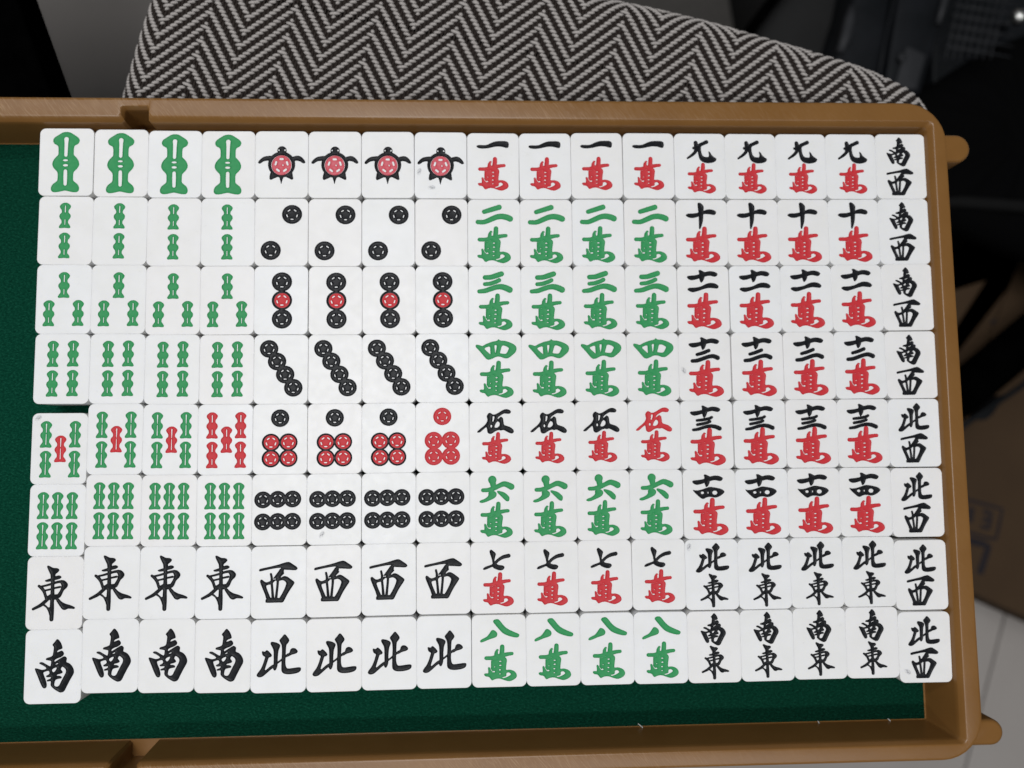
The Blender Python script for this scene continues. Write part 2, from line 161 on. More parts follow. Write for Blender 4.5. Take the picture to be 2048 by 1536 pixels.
def link(name, me, parent=None):
    o = bpy.data.objects.new(name, me)
    COL.objects.link(o)
    if parent: o.parent = parent
    return o

def world_mesh(name, verts, faces, mat, parent=None, smooth=True):
    """verts in mm of the place (z measured from the tile faces); parent root given -> stored relative to it."""
    ox, oy, oz = (0, 0, -Z0)
    if parent is not None:
        ox, oy, oz = [c / MM for c in parent.location]
        oz -= Z0
    vs = [(v[0] - ox, v[1] - oy, v[2] - oz) for v in verts]
    return link(name, mesh_data(name, vs, faces, mat, smooth), parent)

def recalc(me):
    bm = bmesh.new(); bm.from_mesh(me)
    bmesh.ops.recalc_face_normals(bm, faces=bm.faces)
    bm.to_mesh(me); bm.free()

def bevel_mod(o, w, seg=3, angle=40):
    m = o.modifiers.new('bevel', 'BEVEL'); m.width = w * MM; m.segments = seg
    m.limit_method = 'ANGLE'; m.angle_limit = math.radians(angle)
    return o

def slab(name, poly, z0, z1, mat, parent=None, bevel=1.5):
    n = len(poly)
    vs = [(x, y, z0) for x, y in poly] + [(x, y, z1) for x, y in poly]
    fs = [tuple(range(n))[::-1], tuple(range(n, 2 * n))] + [(i, (i + 1) % n, n + (i + 1) % n, n + i) for i in range(n)]
    o = world_mesh(name, vs, fs, mat, parent, smooth=True)
    recalc(o.data)
    if bevel: bevel_mod(o, bevel)
    return o

def tube_geo(pts, rad, seg=10):
    """pts list of Vector, rad number or list"""
    pts = [Vector(p) for p in pts]
    n = len(pts)
    vs, fs = [], []
    up = Vector((0, 0, 1))
    for i, p in enumerate(pts):
        d = (pts[min(i + 1, n - 1)] - pts[max(i - 1, 0)]).normalized()
        a = d.cross(up)
        if a.length < 1e-4: a = d.cross(Vector((0, 1, 0)))
        a.normalize(); b = a.cross(d)
        r = rad[i] if isinstance(rad, (list, tuple)) else rad
        for k in range(seg):
            t = 2 * math.pi * k / seg
            vs.append(tuple(p + a * (r * math.cos(t)) + b * (r * math.sin(t))))
    for i in range(n - 1):
        for k in range(seg):
            fs.append((i * seg + k, i * seg + (k + 1) % seg, (i + 1) * seg + (k + 1) % seg, (i + 1) * seg + k))
    fs.append(tuple(range(seg))[::-1]); fs.append(tuple(range((n - 1) * seg, n * seg)))
    return vs, fs

def tube(name, pts, rad, mat, parent=None, seg=10):
    vs, fs = tube_geo(pts, rad, seg)
    o = world_mesh(name, vs, fs, mat, parent)
    recalc(o.data)
    return o

def smooth_loop(pts, n=6):
    P = [Vector((p[0], p[1], 0)) for p in pts]; N = len(P); out = []
    for i in range(N):
        p0, p1, p2, p3 = P[i - 1], P[i], P[(i + 1) % N], P[(i + 2) % N]
        for k in range(n):
            t = k / n
            v = 0.5 * ((2 * p1) + (-p0 + p2) * t + (2 * p0 - 5 * p1 + 4 * p2 - p3) * t * t + (-p0 + 3 * p1 - 3 * p2 + p3) * t ** 3)
            out.append((v.x, v.y))
    return out

# ------------------------------------------------------------------ materials
class NT:
    def __init__(self, name, base, rough=0.5, spec=0.5):
        self.m = bpy.data.materials.new(name); self.m.use_nodes = True
        self.t = self.m.node_tree; self.b = self.t.nodes['Principled BSDF']
        self.b.inputs['Base Color'].default_value = (*base, 1)
        self.b.inputs['Roughness'].default_value = rough
        self.b.inputs['Specular IOR Level'].default_value = spec
    def n(self, kind, **kw):
        x = self.t.nodes.new(kind)
        for k, v in kw.items(): setattr(x, k, v)
        return x
    def l(self, a, b): self.t.links.new(a, b)
    def coord(self, scale=(1, 1, 1), rot=(0, 0, 0), kind='Object'):
        c = self.n('ShaderNodeTexCoord'); m = self.n('ShaderNodeMapping')
        m.inputs['Scale'].default_value = scale; m.inputs['Rotation'].default_value = rot
        self.l(c.outputs[kind], m.inputs[0]); return m.outputs[0]
    def noise(self, vec, scale, detail=3, rough=0.5, dist=0.0):
        x = self.n('ShaderNodeTexNoise'); x.inputs['Scale'].default_value = scale
        x.inputs['Detail'].default_value = detail; x.inputs['Roughness'].default_value = rough
        x.inputs['Distortion'].default_value = dist
        self.l(vec, x.inputs['Vector']); return x.outputs['Fac']
    def ramp(self, fac, stops):
        r = self.n('ShaderNodeValToRGB')
        while len(r.color_ramp.elements) < len(stops): r.color_ramp.elements.new(0.5)
        for e, (p, c) in zip(r.color_ramp.elements, stops):
            e.position = p; e.color = (*c, 1) if isinstance(c, tuple) else (c, c, c, 1)
        self.l(fac, r.inputs[0]); return r.outputs[0]
    def range(self, fac, a, b, c, d):
        r = self.n('ShaderNodeMapRange')
        for i, v in enumerate((a, b, c, d)): r.inputs[i + 1].default_value = v
        self.l(fac, r.inputs[0]); return r.outputs[0]
    def bump(self, fac, strength, dist):
        x = self.n('ShaderNodeBump'); x.inputs['Strength'].default_value = strength
        x.inputs['Distance'].default_value = dist
        self.l(fac, x.inputs['Height'])
        if self.b.inputs['Normal'].is_linked:
            self.l(self.b.inputs['Normal'].links[0].from_socket, x.inputs['Normal'])
        self.l(x.outputs[0], self.b.inputs['Normal'])
    def mix(self, fac, a, b, mode='MIX'):
        x = self.n('ShaderNodeMix', data_type='RGBA', blend_type=mode)
        if isinstance(fac, float): x.inputs['Factor'].default_value = fac
        else: self.l(fac, x.inputs['Factor'])
        for s, i in ((a, 6), (b, 7)):
            if isinstance(s, tuple): x.inputs[i].default_value = (*s, 1)
            else: self.l(s, x.inputs[i])
        return x.outputs[2]

# white urea resin of the tiles
w = NT('tile_white', (0.80, 0.80, 0.80), 0.32, 0.28)
oi = w.n('ShaderNodeObjectInfo')
vec = w.coord()
va = w.n('ShaderNodeVectorMath', operation='ADD'); w.l(vec, va.inputs[0])
vs_ = w.n('ShaderNodeVectorMath', operation='SCALE'); w.l(oi.outputs['Location'], vs_.inputs[0]); vs_.inputs['Scale'].default_value = 7.0
w.l(vs_.outputs[0], va.inputs[1])
tint = w.ramp(oi.outputs['Random'], [(0, (0.80, 0.805, 0.81)), (0.5, (0.79, 0.79, 0.785)), (1, (0.80, 0.79, 0.785))])
spots = w.ramp(w.noise(va.outputs[0], 420, 5, 0.6), [(0.0, 0.84), (0.27, 0.95), (0.36, 1.0)])
c1 = w.mix(1.0, tint, spots, 'MULTIPLY')
w.l(w.mix(w.range(w.noise(va.outputs[0], 130, 2), 0.3, 0.7, 0, 1), c1, w.mix(1.0, c1, (0.965, 0.965, 0.955), 'MULTIPLY')), w.b.inputs['Base Color'])
w.l(w.range(w.noise(va.outputs[0], 300, 3), 0.2, 0.8, 0.25, 0.42), w.b.inputs['Roughness'])
w.bump(w.noise(va.outputs[0], 90, 2), 0.12, 0.0004)
w.b.inputs['Subsurface Weight'].default_value = 0.15
w.b.inputs['Subsurface Radius'].default_value = (1, 0.97, 0.8)
w.b.inputs['Subsurface Scale'].default_value = 0.002
M_WHITE = w.m

def paint(name, a, b, rough):
    p = NT(name, a, rough, 0.07 if name == 'black_paint' else 0.2)
    v = p.coord()
    p.l(p.mix(p.range(p.noise(v, 700, 4), 0.35, 0.7, 0, 1), a, b), p.b.inputs['Base Color'])
    p.bump(p.noise(v, 1500, 2), 0.25, 0.0001)
    return p.m
PAINT = {'black': paint('black_paint', (0.010, 0.011, 0.013), (0.018, 0.019, 0.021), 0.26),
         'red': paint('red_paint', (0.56, 0.028, 0.036), (0.50, 0.04, 0.05), 0.5),
         'rose': paint('rose_paint', (0.58, 0.060, 0.085), (0.60, 0.16, 0.19), 0.45),
         'green': paint('green_paint', (0.027, 0.265, 0.088), (0.038, 0.29, 0.10), 0.5)}

# brown moulded plastic with hand-worn hairline scratches
t = NT('brown_plastic', (0.2, 0.1, 0.045), 0.4, 0.38)
def grain(scale, ang):
    a = t.coord((1, 1, 1), (0, 0, math.radians(ang))); m = t.n('ShaderNodeMapping'); m.inputs['Scale'].default_value = scale
    t.l(a, m.inputs[0]); return m.outputs[0]
v1 = grain((190, 3000, 190), 50)
v2 = grain((90, 2300, 90), 63)
big = t.coord()
s1 = t.noise(v1, 1.0, 3, 0.6, 0.3); s2 = t.noise(v2, 1.0, 2, 0.6, 0.2)
patch = t.range(t.noise(big, 14, 2), 0.36, 0.60, 0.25, 1.0)
sx = t.n('ShaderNodeSeparateXYZ'); t.l(big, sx.inputs[0])
worn_l = t.range(sx.outputs['X'], -0.05, 0.16, 1.0, 0.07)   # the end that hands slide over is worn more
worn = t.n('ShaderNodeMath', operation='MULTIPLY'); t.l(patch, worn.inputs[0]); t.l(worn_l, worn.inputs[1])
sc1 = t.range(s1, 0.50, 0.68, 0.0, 0.8); sc2 = t.range(s2, 0.60, 0.74, 0.0, 0.9)
mx = t.n('ShaderNodeMath', operation='MAXIMUM'); t.l(sc1, mx.inputs[0]); t.l(sc2, mx.inputs[1])
rimz = t.range(sx.outputs['Z'], 0.0245, 0.0254, 0.0, 1.0)   # only the raised rim gets rubbed
rm = t.n('ShaderNodeMath', operation='MULTIPLY'); t.l(mx.outputs[0], rm.inputs[0]); t.l(rimz, rm.inputs[1])
ad = t.n('ShaderNodeMath', operation='MULTIPLY_ADD'); t.l(worn.outputs[0], ad.inputs[0]); ad.inputs[1].default_value = 0.70; ad.inputs[2].default_value = 0.0
amt = t.n('ShaderNodeMath', operation='MULTIPLY'); t.l(rm.outputs[0], amt.inputs[0])
t.l(ad.outputs[0], amt.inputs[1])
basec = t.mix(t.range(t.noise(big, 60, 4), 0.3, 0.7, 0, 1), (0.185, 0.086, 0.0220), (0.205, 0.098, 0.027))
t.l(t.mix(amt.outputs[0], basec, (0.40, 0.27, 0.16)), t.b.inputs['Base Color'])
t.l(t.range(amt.outputs[0], 0, 0.6, 0.31, 0.5), t.b.inputs['Roughness'])
t.bump(t.noise(big, 1800, 2), 0.10, 0.0002)
t.bump(rm.outputs[0], 0.10, 0.0001)
M_BROWN = t.m

f = NT('green_felt', (0.004, 0.048, 0.026), 0.95, 0.0)
fv = f.coord()
fm = f.n('ShaderNodeMapping'); fm.inputs['Scale'].default_value = (1.0, 1.7, 1.0); fm.inputs['Rotation'].default_value = (0, 0, 0.5); f.l(fv, fm.inputs[0])
fn = f.noise(fm.outputs[0], 900, 4, 0.66, 0.3)
f.l(f.ramp(fn, [(0.28, (0.0010, 0.021, 0.012)), (0.52, (0.0030, 0.048, 0.027)), (0.78, (0.012, 0.100, 0.060))]), f.b.inputs['Base Color'])
f.bump(fn, 0.8, 0.0006)
f.b.inputs['Sheen Weight'].default_value = 0.02
f.b.inputs['Sheen Roughness'].default_value = 0.5
f.b.inputs['Sheen Tint'].default_value = (0.2, 0.8, 0.5, 1)
M_FELT = f.m

def cloth(name, a, b, sc=2500):
    c = NT(name, a, 0.95, 0.04)
    v = c.coord(); nn = c.noise(v, sc, 4, 0.7)
    c.l(c.mix(c.range(nn, 0.3, 0.7, 0, 1), a, b), c.b.inputs['Base Color'])
    c.bump(nn, 0.6, 0.0003)
    return c.m
M_PALE = cloth('pale_yarn', (0.24, 0.222, 0.21), (0.54, 0.505, 0.48))
M_DARK = cloth('dark_yarn', (0.018, 0.014, 0.012), (0.045, 0.037, 0.033))
M_SEAT = cloth('seat_cloth', (0.014, 0.010, 0.009), (0.026, 0.020, 0.018))
M_BAG = cloth('black_bag_cloth', (0.0012, 0.0012, 0.0013), (0.0025, 0.0025, 0.0027), 900)
M_STRAP = cloth('black_webbing', (0.006, 0.006, 0.006), (0.012, 0.012, 0.012), 1500)
def plain(name, a, b, rough, sc=60, spec=0.5, metal=0.0, bump=0.1):
    c = NT(name, a, rough, spec)
    nn = c.noise(c.coord(), sc, 4, 0.6)
    c.l(c.mix(c.range(nn, 0.35, 0.65, 0, 1), a, b), c.b.inputs['Base Color'])
    c.l(c.range(nn, 0.3, 0.7, rough * 0.85, min(1, rough * 1.2)), c.b.inputs['Roughness'])
    c.b.inputs['Metallic'].default_value = metal
    if bump: c.bump(c.noise(c.coord(), sc * 12, 2), bump, 0.0003)
    return c.m
M_BLACKT = plain('black_lacquer', (0.0005, 0.0005, 0.0005), (0.001, 0.001, 0.001), 0.8, spec=0.0)
M_TILEF = plain('grey_floor_tile', (0.33, 0.305, 0.285), (0.36, 0.335, 0.315), 0.8, 5, 0.2)
M_GROUT = plain('grout', (0.20, 0.185, 0.175), (0.24, 0.22, 0.21), 0.9, 40)
M_CARD = plain('brown_card', (0.050, 0.031, 0.018), (0.060, 0.038, 0.022), 0.9, 12, 0.1)
M_PRINT = plain('dark_print', (0.012, 0.010, 0.014), (0.018, 0.015, 0.018), 0.7, 50, 0.2)
M_METAL = plain('black_metal', (0.005, 0.006, 0.007), (0.008, 0.009, 0.011), 0.5, 30, spec=0.15)
M_CASE = plain('charcoal_panel', (0.016, 0.016, 0.016), (0.020, 0.020, 0.020), 0.7, 20, spec=0.1)
M_RAIL = plain('dark_grey_rail', (0.022, 0.023, 0.025), (0.028, 0.029, 0.032), 0.5, 30, spec=0.2)
M_CHROME = plain('chrome', (0.75, 0.74, 0.72), (0.65, 0.64, 0.62), 0.18, 400, 0.5, 1.0, 0.4)
M_FLOOR_SHADE = plain('dark_grey_floor_shade', (0.055, 0.052, 0.048), (0.065, 0.061, 0.057), 0.95, 200, 0.05)  # dark colour standing in for shade on the floor
M_LINT = plain('white_fibre', (0.7, 0.72, 0.7), (0.6, 0.62, 0.6), 0.8)

sm = NT('grey_smudge', (0.25, 0.26, 0.30), 0.6, 0.3)
tr = sm.n('ShaderNodeBsdfTransparent'); mixs = sm.n('ShaderNodeMixShader')
g = sm.n('ShaderNodeTexGradient', gradient_type='SPHERICAL')
sm.l(sm.coord((1 / 0.0018, 1 / 0.0011, 1)), g.inputs[0])
nn = sm.noise(sm.coord(), 1500, 3)
mu = sm.n('ShaderNodeMath', operation='MULTIPLY'); sm.l(g.outputs['Fac'], mu.inputs[0]); sm.l(sm.range(nn, 0.35, 0.65, 0, 0.75), mu.inputs[1])
sm.l(mu.outputs[0], mixs.inputs[0]); sm.l(tr.outputs[0], mixs.inputs[1]); sm.l(sm.b.outputs[0], mixs.inputs[2])
sm.l(mixs.outputs[0], sm.t.nodes['Material Output'].inputs[0])
M_SMUDGE = sm.m

# ------------------------------------------------------------------ floor
floor = world_mesh('floor', [(-2500, -2500, -Z0), (2500, -2500, -Z0), (2500, 2500, -Z0), (-2500, 2500, -Z0)], [(0, 1, 2, 3)], M_GROUT, smooth=False)
tag(floor, kind='structure')
fa = math.atan2(81.8, 27.4)             # the joints run along this direction
fu = Vector((math.cos(fa), math.sin(fa))); fv2 = Vector((fu.y, -fu.x))
org = Vector((528.9, -192.6))
S = 598.0
fme = None
for i in range(-3, 3):
    for j in range(-3, 2):
        c = org + fu * (600 * (i + 0.6667)) + fv2 * (600 * (j + 0.5))
        if fme is None:
            h = S / 2
            vs, fs = [], []
            prof = [(h, 0), (h, 2.4), (h - 0.8, 3.0)]
            for q, z in prof: vs += [(-q, -q, z), (q, -q, z), (q, q, z), (-q, q, z)]
            for k in range(2):
                for a in range(4): fs.append((k * 4 + a, k * 4 + (a + 1) % 4, k * 4 + 4 + (a + 1) % 4, k * 4 + 4 + a))
            fs.append((8, 9, 10, 11))
            fme = mesh_data('floor_tile', vs, fs, M_TILEF, smooth=False)
        o = link('floor_tile', fme, floor)
        o.location = (c.x * MM, c.y * MM, 0.0004)
        o.rotation_euler = (0, 0, fa)

# ------------------------------------------------------------------ glyph outlines (marching squares over a distance field)
def seg_dist(X, Y, ax, ay, bx, by):
    dx, dy = bx - ax, by - ay
    L = dx * dx + dy * dy
    t = np.clip(((X - ax) * dx + (Y - ay) * dy) / L, 0, 1) if L > 1e-9 else np.zeros_like(X)
    return np.hypot(X - ax - t * dx, Y - ay - t * dy), t

def poly_field(X, Y, pts):
    pts = smooth_loop(pts, 4)
    d = np.full(X.shape, 1e9); inside = np.zeros(X.shape, bool)
    n = len(pts)
    for i in range(n):
        ax, ay = pts[i]; bx, by = pts[(i + 1) % n]
        dd, _ = seg_dist(X, Y, ax, ay, bx, by)
        d = np.minimum(d, dd)
        if ay != by:
            cond = ((ay > Y) != (by > Y)) & (X < (bx - ax) * (Y - ay) / (by - ay) + ax)
            inside ^= cond
    return np.where(inside, d, -d)

def stroke_field(X, Y, pts):
    P = [(p[0], p[1]) for p in pts]; out = np.full(X.shape, -1e9)
    for i in range(len(pts) - 1):
        ax, ay, ra = pts[i]; bx, by, rb = pts[i + 1]
        dd, t = seg_dist(X, Y, ax, ay, bx, by)
        out = np.maximum(out, ra + (rb - ra) * t - dd)
    return out

def densify(pts):
    """smooth the spine of a stroke"""
    if len(pts) < 3: return pts
    A = [np.array(p, float) for p in pts]; A = [2 * A[0] - A[1]] + A + [2 * A[-1] - A[-2]]; o = []
    for i in range(1, len(A) - 2):
        for k in range(4):
            t = k / 4
            o.append(tuple(0.5 * ((2 * A[i]) + (-A[i - 1] + A[i + 1]) * t + (2 * A[i - 1] - 5 * A[i] + 4 * A[i + 1] - A[i + 2]) * t * t + (-A[i - 1] + 3 * A[i] - 3 * A[i + 1] + A[i + 2]) * t ** 3)))
    o.append(tuple(A[-2]))
    return o

def rdp(pts, eps):
    if len(pts) < 3: return pts
    a, b = pts[0], pts[-1]
    P = np.array(pts); d = np.array(b) - np.array(a); L = np.hypot(*d)
    dist = np.abs((P[:, 0] - a[0]) * d[1] - (P[:, 1] - a[1]) * d[0]) / L if L > 1e-9 else np.hypot(P[:, 0] - a[0], P[:, 1] - a[1])
    i = int(dist.argmax())
    if dist[i] > eps: return rdp(pts[:i + 1], eps)[:-1] + rdp(pts[i:], eps)
    return [a, b]

def glyph_loops(key):
    w_, h_, shapes = GLYPHS[key.replace('_small', '')]
    st = max(3.0, min(w_, h_) / 110.0)
    xs = np.arange(-4 * st, w_ + 5 * st, st); ys = np.arange(-4 * st, h_ + 5 * st, st)
    X, Y = np.meshgrid(xs, ys)
    F = np.full(X.shape, -1e9)
    for s in shapes:
        k = s[0].upper()
        if k == 'P': g_ = poly_field(X, Y, s[1])
        elif k == 'S': g_ = stroke_field(X, Y, densify(s[1]))
        else:
            cx, cy, rx, ry = s[1]
            q = np.hypot((X - cx) / rx, (Y - cy) / ry); g_ = (1 - q) * min(rx, ry)
        F = np.maximum(F, g_) if s[0].isupper() else np.minimum(F, -g_)
    F += 15.0 if key.endswith('_small') else 7.0 if key in ('south', 'north', 'west', 'east') else (5.0 if key == 'wan' else 5.0 if key in ('bam', 'baml') else 2.0 if key in ('bam', 'baml', 'bam1', 'dot', 'disk', 'ringdot', 'shell', 'turtle', 'wan') else (3.0 if key == 'thirteen' else 5.5))   # the paint spreads a little past the cut
    B = F > 0
    H, W_ = F.shape
    def pt(i0, j0, i1, j1):
        a, b = F[i0, j0], F[i1, j1]; t_ = a / (a - b)
        return (xs[j0] + (xs[j1] - xs[j0]) * t_, ys[i0] + (ys[i1] - ys[i0]) * t_)
    nxt, pos = {}, {}
    code = B[:-1, :-1] * 1 + B[:-1, 1:] * 2 + B[1:, 1:] * 4 + B[1:, :-1] * 8
    TB = {1: [(3, 0)], 2: [(0, 1)], 3: [(3, 1)], 4: [(1, 2)], 5: [(3, 0), (1, 2)], 6: [(0, 2)], 7: [(3, 2)], 8: [(2, 3)], 9: [(2, 0)],
          10: [(0, 1), (2, 3)], 11: [(2, 1)], 12: [(1, 3)], 13: [(1, 0)], 14: [(0, 3)]}
    for i, j in np.argwhere((code > 0) & (code < 15)):
        i, j = int(i), int(j)
        e = {0: ((i, j), (i, j + 1)), 1: ((i, j + 1), (i + 1, j + 1)), 2: ((i + 1, j), (i + 1, j + 1)), 3: ((i, j), (i + 1, j))}
        for a, b in TB[int(code[i, j])]:
            nxt[e[a]] = e[b]
            for q in (a, b):
                if e[q] not in pos: pos[e[q]] = pt(*e[q][0], *e[q][1])
    loops = []
    while nxt:
        k0 = next(iter(nxt)); k = k0; lp = []
        while k in nxt:
            lp.append(pos[k]); k = nxt.pop(k)
        if len(lp) < 8: continue
        m = len(lp) // 2
        lp = rdp(lp[:m + 1], 0.9)[:-1] + rdp(lp[m:] + [lp[0]], 0.9)[:-1]
        if len(lp) >= 4: loops.append([(x / w_, y / h_) for x, y in lp])
    return loops

LOOPS = {k: glyph_loops(k) for k in list(GLYPHS) + ['south_small', 'north_small', 'west_small', 'east_small']}

def in_loops(px, py, loops):
    ins = np.zeros(px.shape, bool)
    for lp in loops:
        n = len(lp)
        for i in range(n):
            ax, ay = lp[i]; bx, by = lp[(i + 1) % n]
            if ay != by:
                ins ^= ((ay > py) != (by > py)) & (px < (bx - ax) * (py - ay) / (by - ay) + ax)
    return ins

TW, TH, TZ, TR, TB_ = 21.05, 27.35, 16.0, 2.30, 0.16
def rrect(hw, hh, r, seg=6):
    o = []
    for cx, cy, a0 in ((hw - r, hh - r, 0), (-hw + r, hh - r, 90), (-hw + r, -hh + r, 180), (hw - r, -hh + r, 270)):
        for k in range(seg + 1):
            a = math.radians(a0 + 90 * k / seg); o.append((cx + r * math.cos(a), cy + r * math.sin(a)))
    return o

DEPTH, WALL = 0.32, 0.6
def build_design(parts):
    """-> body mesh, [mark meshes]; the marks are real grooves sunk in the tile's face"""
    border = rrect(TW / 2 - TB_, TH / 2 - TB_, TR - TB_)
    plist = []
    for (nm, key, col, (x0, y0, x1, y1)) in parts:
        plist.append([[(x0 + u * (x1 - x0), y0 + v * (y1 - y0)) for u, v in lp] for lp in LOOPS[key]])
    verts = list(border); nb = len(border)
    edges = [(i, (i + 1) % nb) for i in range(nb)]
    segs = []
    for pi, lps in enumerate(plist):
        for lp in lps:
            b = len(verts); verts += lp; n = len(lp)
            edges += [(b + i, b + (i + 1) % n) for i in range(n)]
            for i in range(n):
                a, c = lp[i], lp[(i + 1) % n]
                m_ = max(1, int(math.hypot(c[0] - a[0], c[1] - a[1]) / 0.5))
                for q in range(m_):
                    p = (a[0] + (c[0] - a[0]) * q / m_, a[1] + (c[1] - a[1]) * q / m_)
                    r_ = (a[0] + (c[0] - a[0]) * (q + 1) / m_, a[1] + (c[1] - a[1]) * (q + 1) / m_)
                    segs.append((pi, *p, *r_))
    SG = np.array(segs)
    mx_, my_ = (SG[:, 1] + SG[:, 3]) / 2, (SG[:, 2] + SG[:, 4]) / 2
    keep = np.ones(len(SG), bool)
    for pi, lps in enumerate(plist):
        keep &= ~((SG[:, 0] != pi) & in_loops(mx_, my_, lps))
    SK = SG[keep]
    def dist(P):
        P = np.asarray(P, float)
        if len(P) == 0: return np.zeros(0)
        out = np.full(len(P), 1e9)
        for s in range(0, len(P), 400):
            q = P[s:s + 400]
            ax, ay, bx, by = SK[:, 1], SK[:, 2], SK[:, 3], SK[:, 4]
            dx, dy = bx - ax, by - ay; L = np.maximum(dx * dx + dy * dy, 1e-12)
            t_ = np.clip(((q[:, :1] - ax) * dx + (q[:, 1:] - ay) * dy) / L, 0, 1)
            out[s:s + 400] = np.hypot(q[:, :1] - ax - t_ * dx, q[:, 1:] - ay - t_ * dy).min(1)
        return out
    def any_in(P):
        r_ = np.zeros(len(P), bool)
        for lps in plist: r_ |= in_loops(P[:, 0], P[:, 1], lps)
        return r_
    # inner points that shape the groove
    cand = []
    for k_, off in enumerate((0.17, 0.40)):
        last = None
        for s in SK:
            mxp, myp = (s[1] + s[3]) / 2, (s[2] + s[4]) / 2
            dx, dy = s[3] - s[1], s[4] - s[2]; L = math.hypot(dx, dy)
            if L < 1e-6: continue
            for sg in (1, -1):
                cand.append((mxp - sg * dy / L * off, myp + sg * dx / L * off, off * 0.93))
    g1 = np.array(cand)
    ok = any_in(g1[:, :2]) & (dist(g1[:, :2]) > g1[:, 2])
    pts = []
    seen = set()
    for x, y, _ in g1[ok]:
        k_ = (round(x / 0.17), round(y / 0.17))
        if k_ in seen: continue
        seen.add(k_); pts.append((x, y))
    gx, gy = np.meshgrid(np.arange(-10, 10, 0.55), np.arange(-13, 13, 0.55))
    g2 = np.stack([gx.ravel(), gy.ravel()], 1)
    ok = any_in(g2); g2 = g2[ok]; g2 = g2[dist(g2) > 0.52]
    pts += [tuple(p) for p in g2]
    verts += pts
    ov, oe, of, *_ = delaunay_2d_cdt([Vector(v) for v in verts], edges, [], 0, 1e-4)
    V = np.array([(v.x, v.y) for v in ov])
    Fc = np.array([f_ for f_ in of if len(f_) == 3])
    C = V[Fc].mean(1)
    lab = np.full(len(Fc), -1)
    for pi, lps in enumerate(plist):
        lab[in_loops(C[:, 0], C[:, 1], lps)] = pi
    inb = in_loops(C[:, 0], C[:, 1], [border])
    area = (V[Fc[:, 1], 0] - V[Fc[:, 0], 0]) * (V[Fc[:, 2], 1] - V[Fc[:, 0], 1]) - (V[Fc[:, 1], 1] - V[Fc[:, 0], 1]) * (V[Fc[:, 2], 0] - V[Fc[:, 0], 0])
    good = inb & (np.abs(area) > 1e-7)
    Fc = np.where(area[:, None] > 0, Fc, Fc[:, ::-1])
    d = dist(V)
    vin = np.zeros(len(V), bool); vin[np.unique(Fc[good & (lab >= 0)])] = True
    vbody = np.zeros(len(V), bool); vbody[np.unique(Fc[good & (lab < 0)])] = True
    u = np.clip(d / WALL, 0, 1)
    Z = np.where(vin & ~vbody, -DEPTH * (1 - (1 - u) ** 2), 0.0)
    def sub(mask):
        fs = Fc[mask]; ids = np.unique(fs); mp = {int(a): i for i, a in enumerate(ids)}
        return [(V[a, 0], V[a, 1], TZ + Z[a]) for a in ids], [tuple(mp[int(a)] for a in f_) for f_ in fs]
    marks = []
    for pi, (nm, key, col, _) in enumerate(parts):
        vs, fs = sub(good & (lab == pi))
        marks.append(mesh_data(nm, vs, fs, PAINT[col]))
    vs, fs = sub(good & (lab < 0))
    ntop = len(fs)
    prof = [(TB_ * (1 - math.sin(a)), TZ - TB_ * (1 - math.cos(a))) for a in (0, math.pi / 8, math.pi / 4, 3 * math.pi / 8, math.pi / 2)]
    prof += [(0, 0.8), (0.25, 0.2), (0.8, 0.0)]
    b0 = len(vs); rings = []
    for ins, z in prof:
        rg = rrect(TW / 2 - ins, TH / 2 - ins, max(TR - ins, 0.3)); rings.append([len(vs) + i for i in range(len(rg))])
        vs += [(x, y, z) for x, y in rg]
    for a, b in zip(rings, rings[1:]):
        n = len(a)
        fs += [(a[(i + 1) % n], a[i], b[i], b[(i + 1) % n]) for i in range(n)]
    fs.append(tuple(rings[-1])[::-1])
    me = mesh_data('body', vs, fs, M_WHITE)
    me.polygons.foreach_set('use_smooth', [i >= ntop for i in range(len(me.polygons))])
    bm = bmesh.new(); bm.from_mesh(me)
    bmesh.ops.recalc_face_normals(bm, faces=bm.faces[:][ntop:])
    for i, f_ in enumerate(bm.faces):
        if i >= ntop and f_.normal.z < -0.5 and f_.calc_center_median().z > 0.01: f_.normal_flip()
    bm.to_mesh(me); bm.free()
    return me, marks

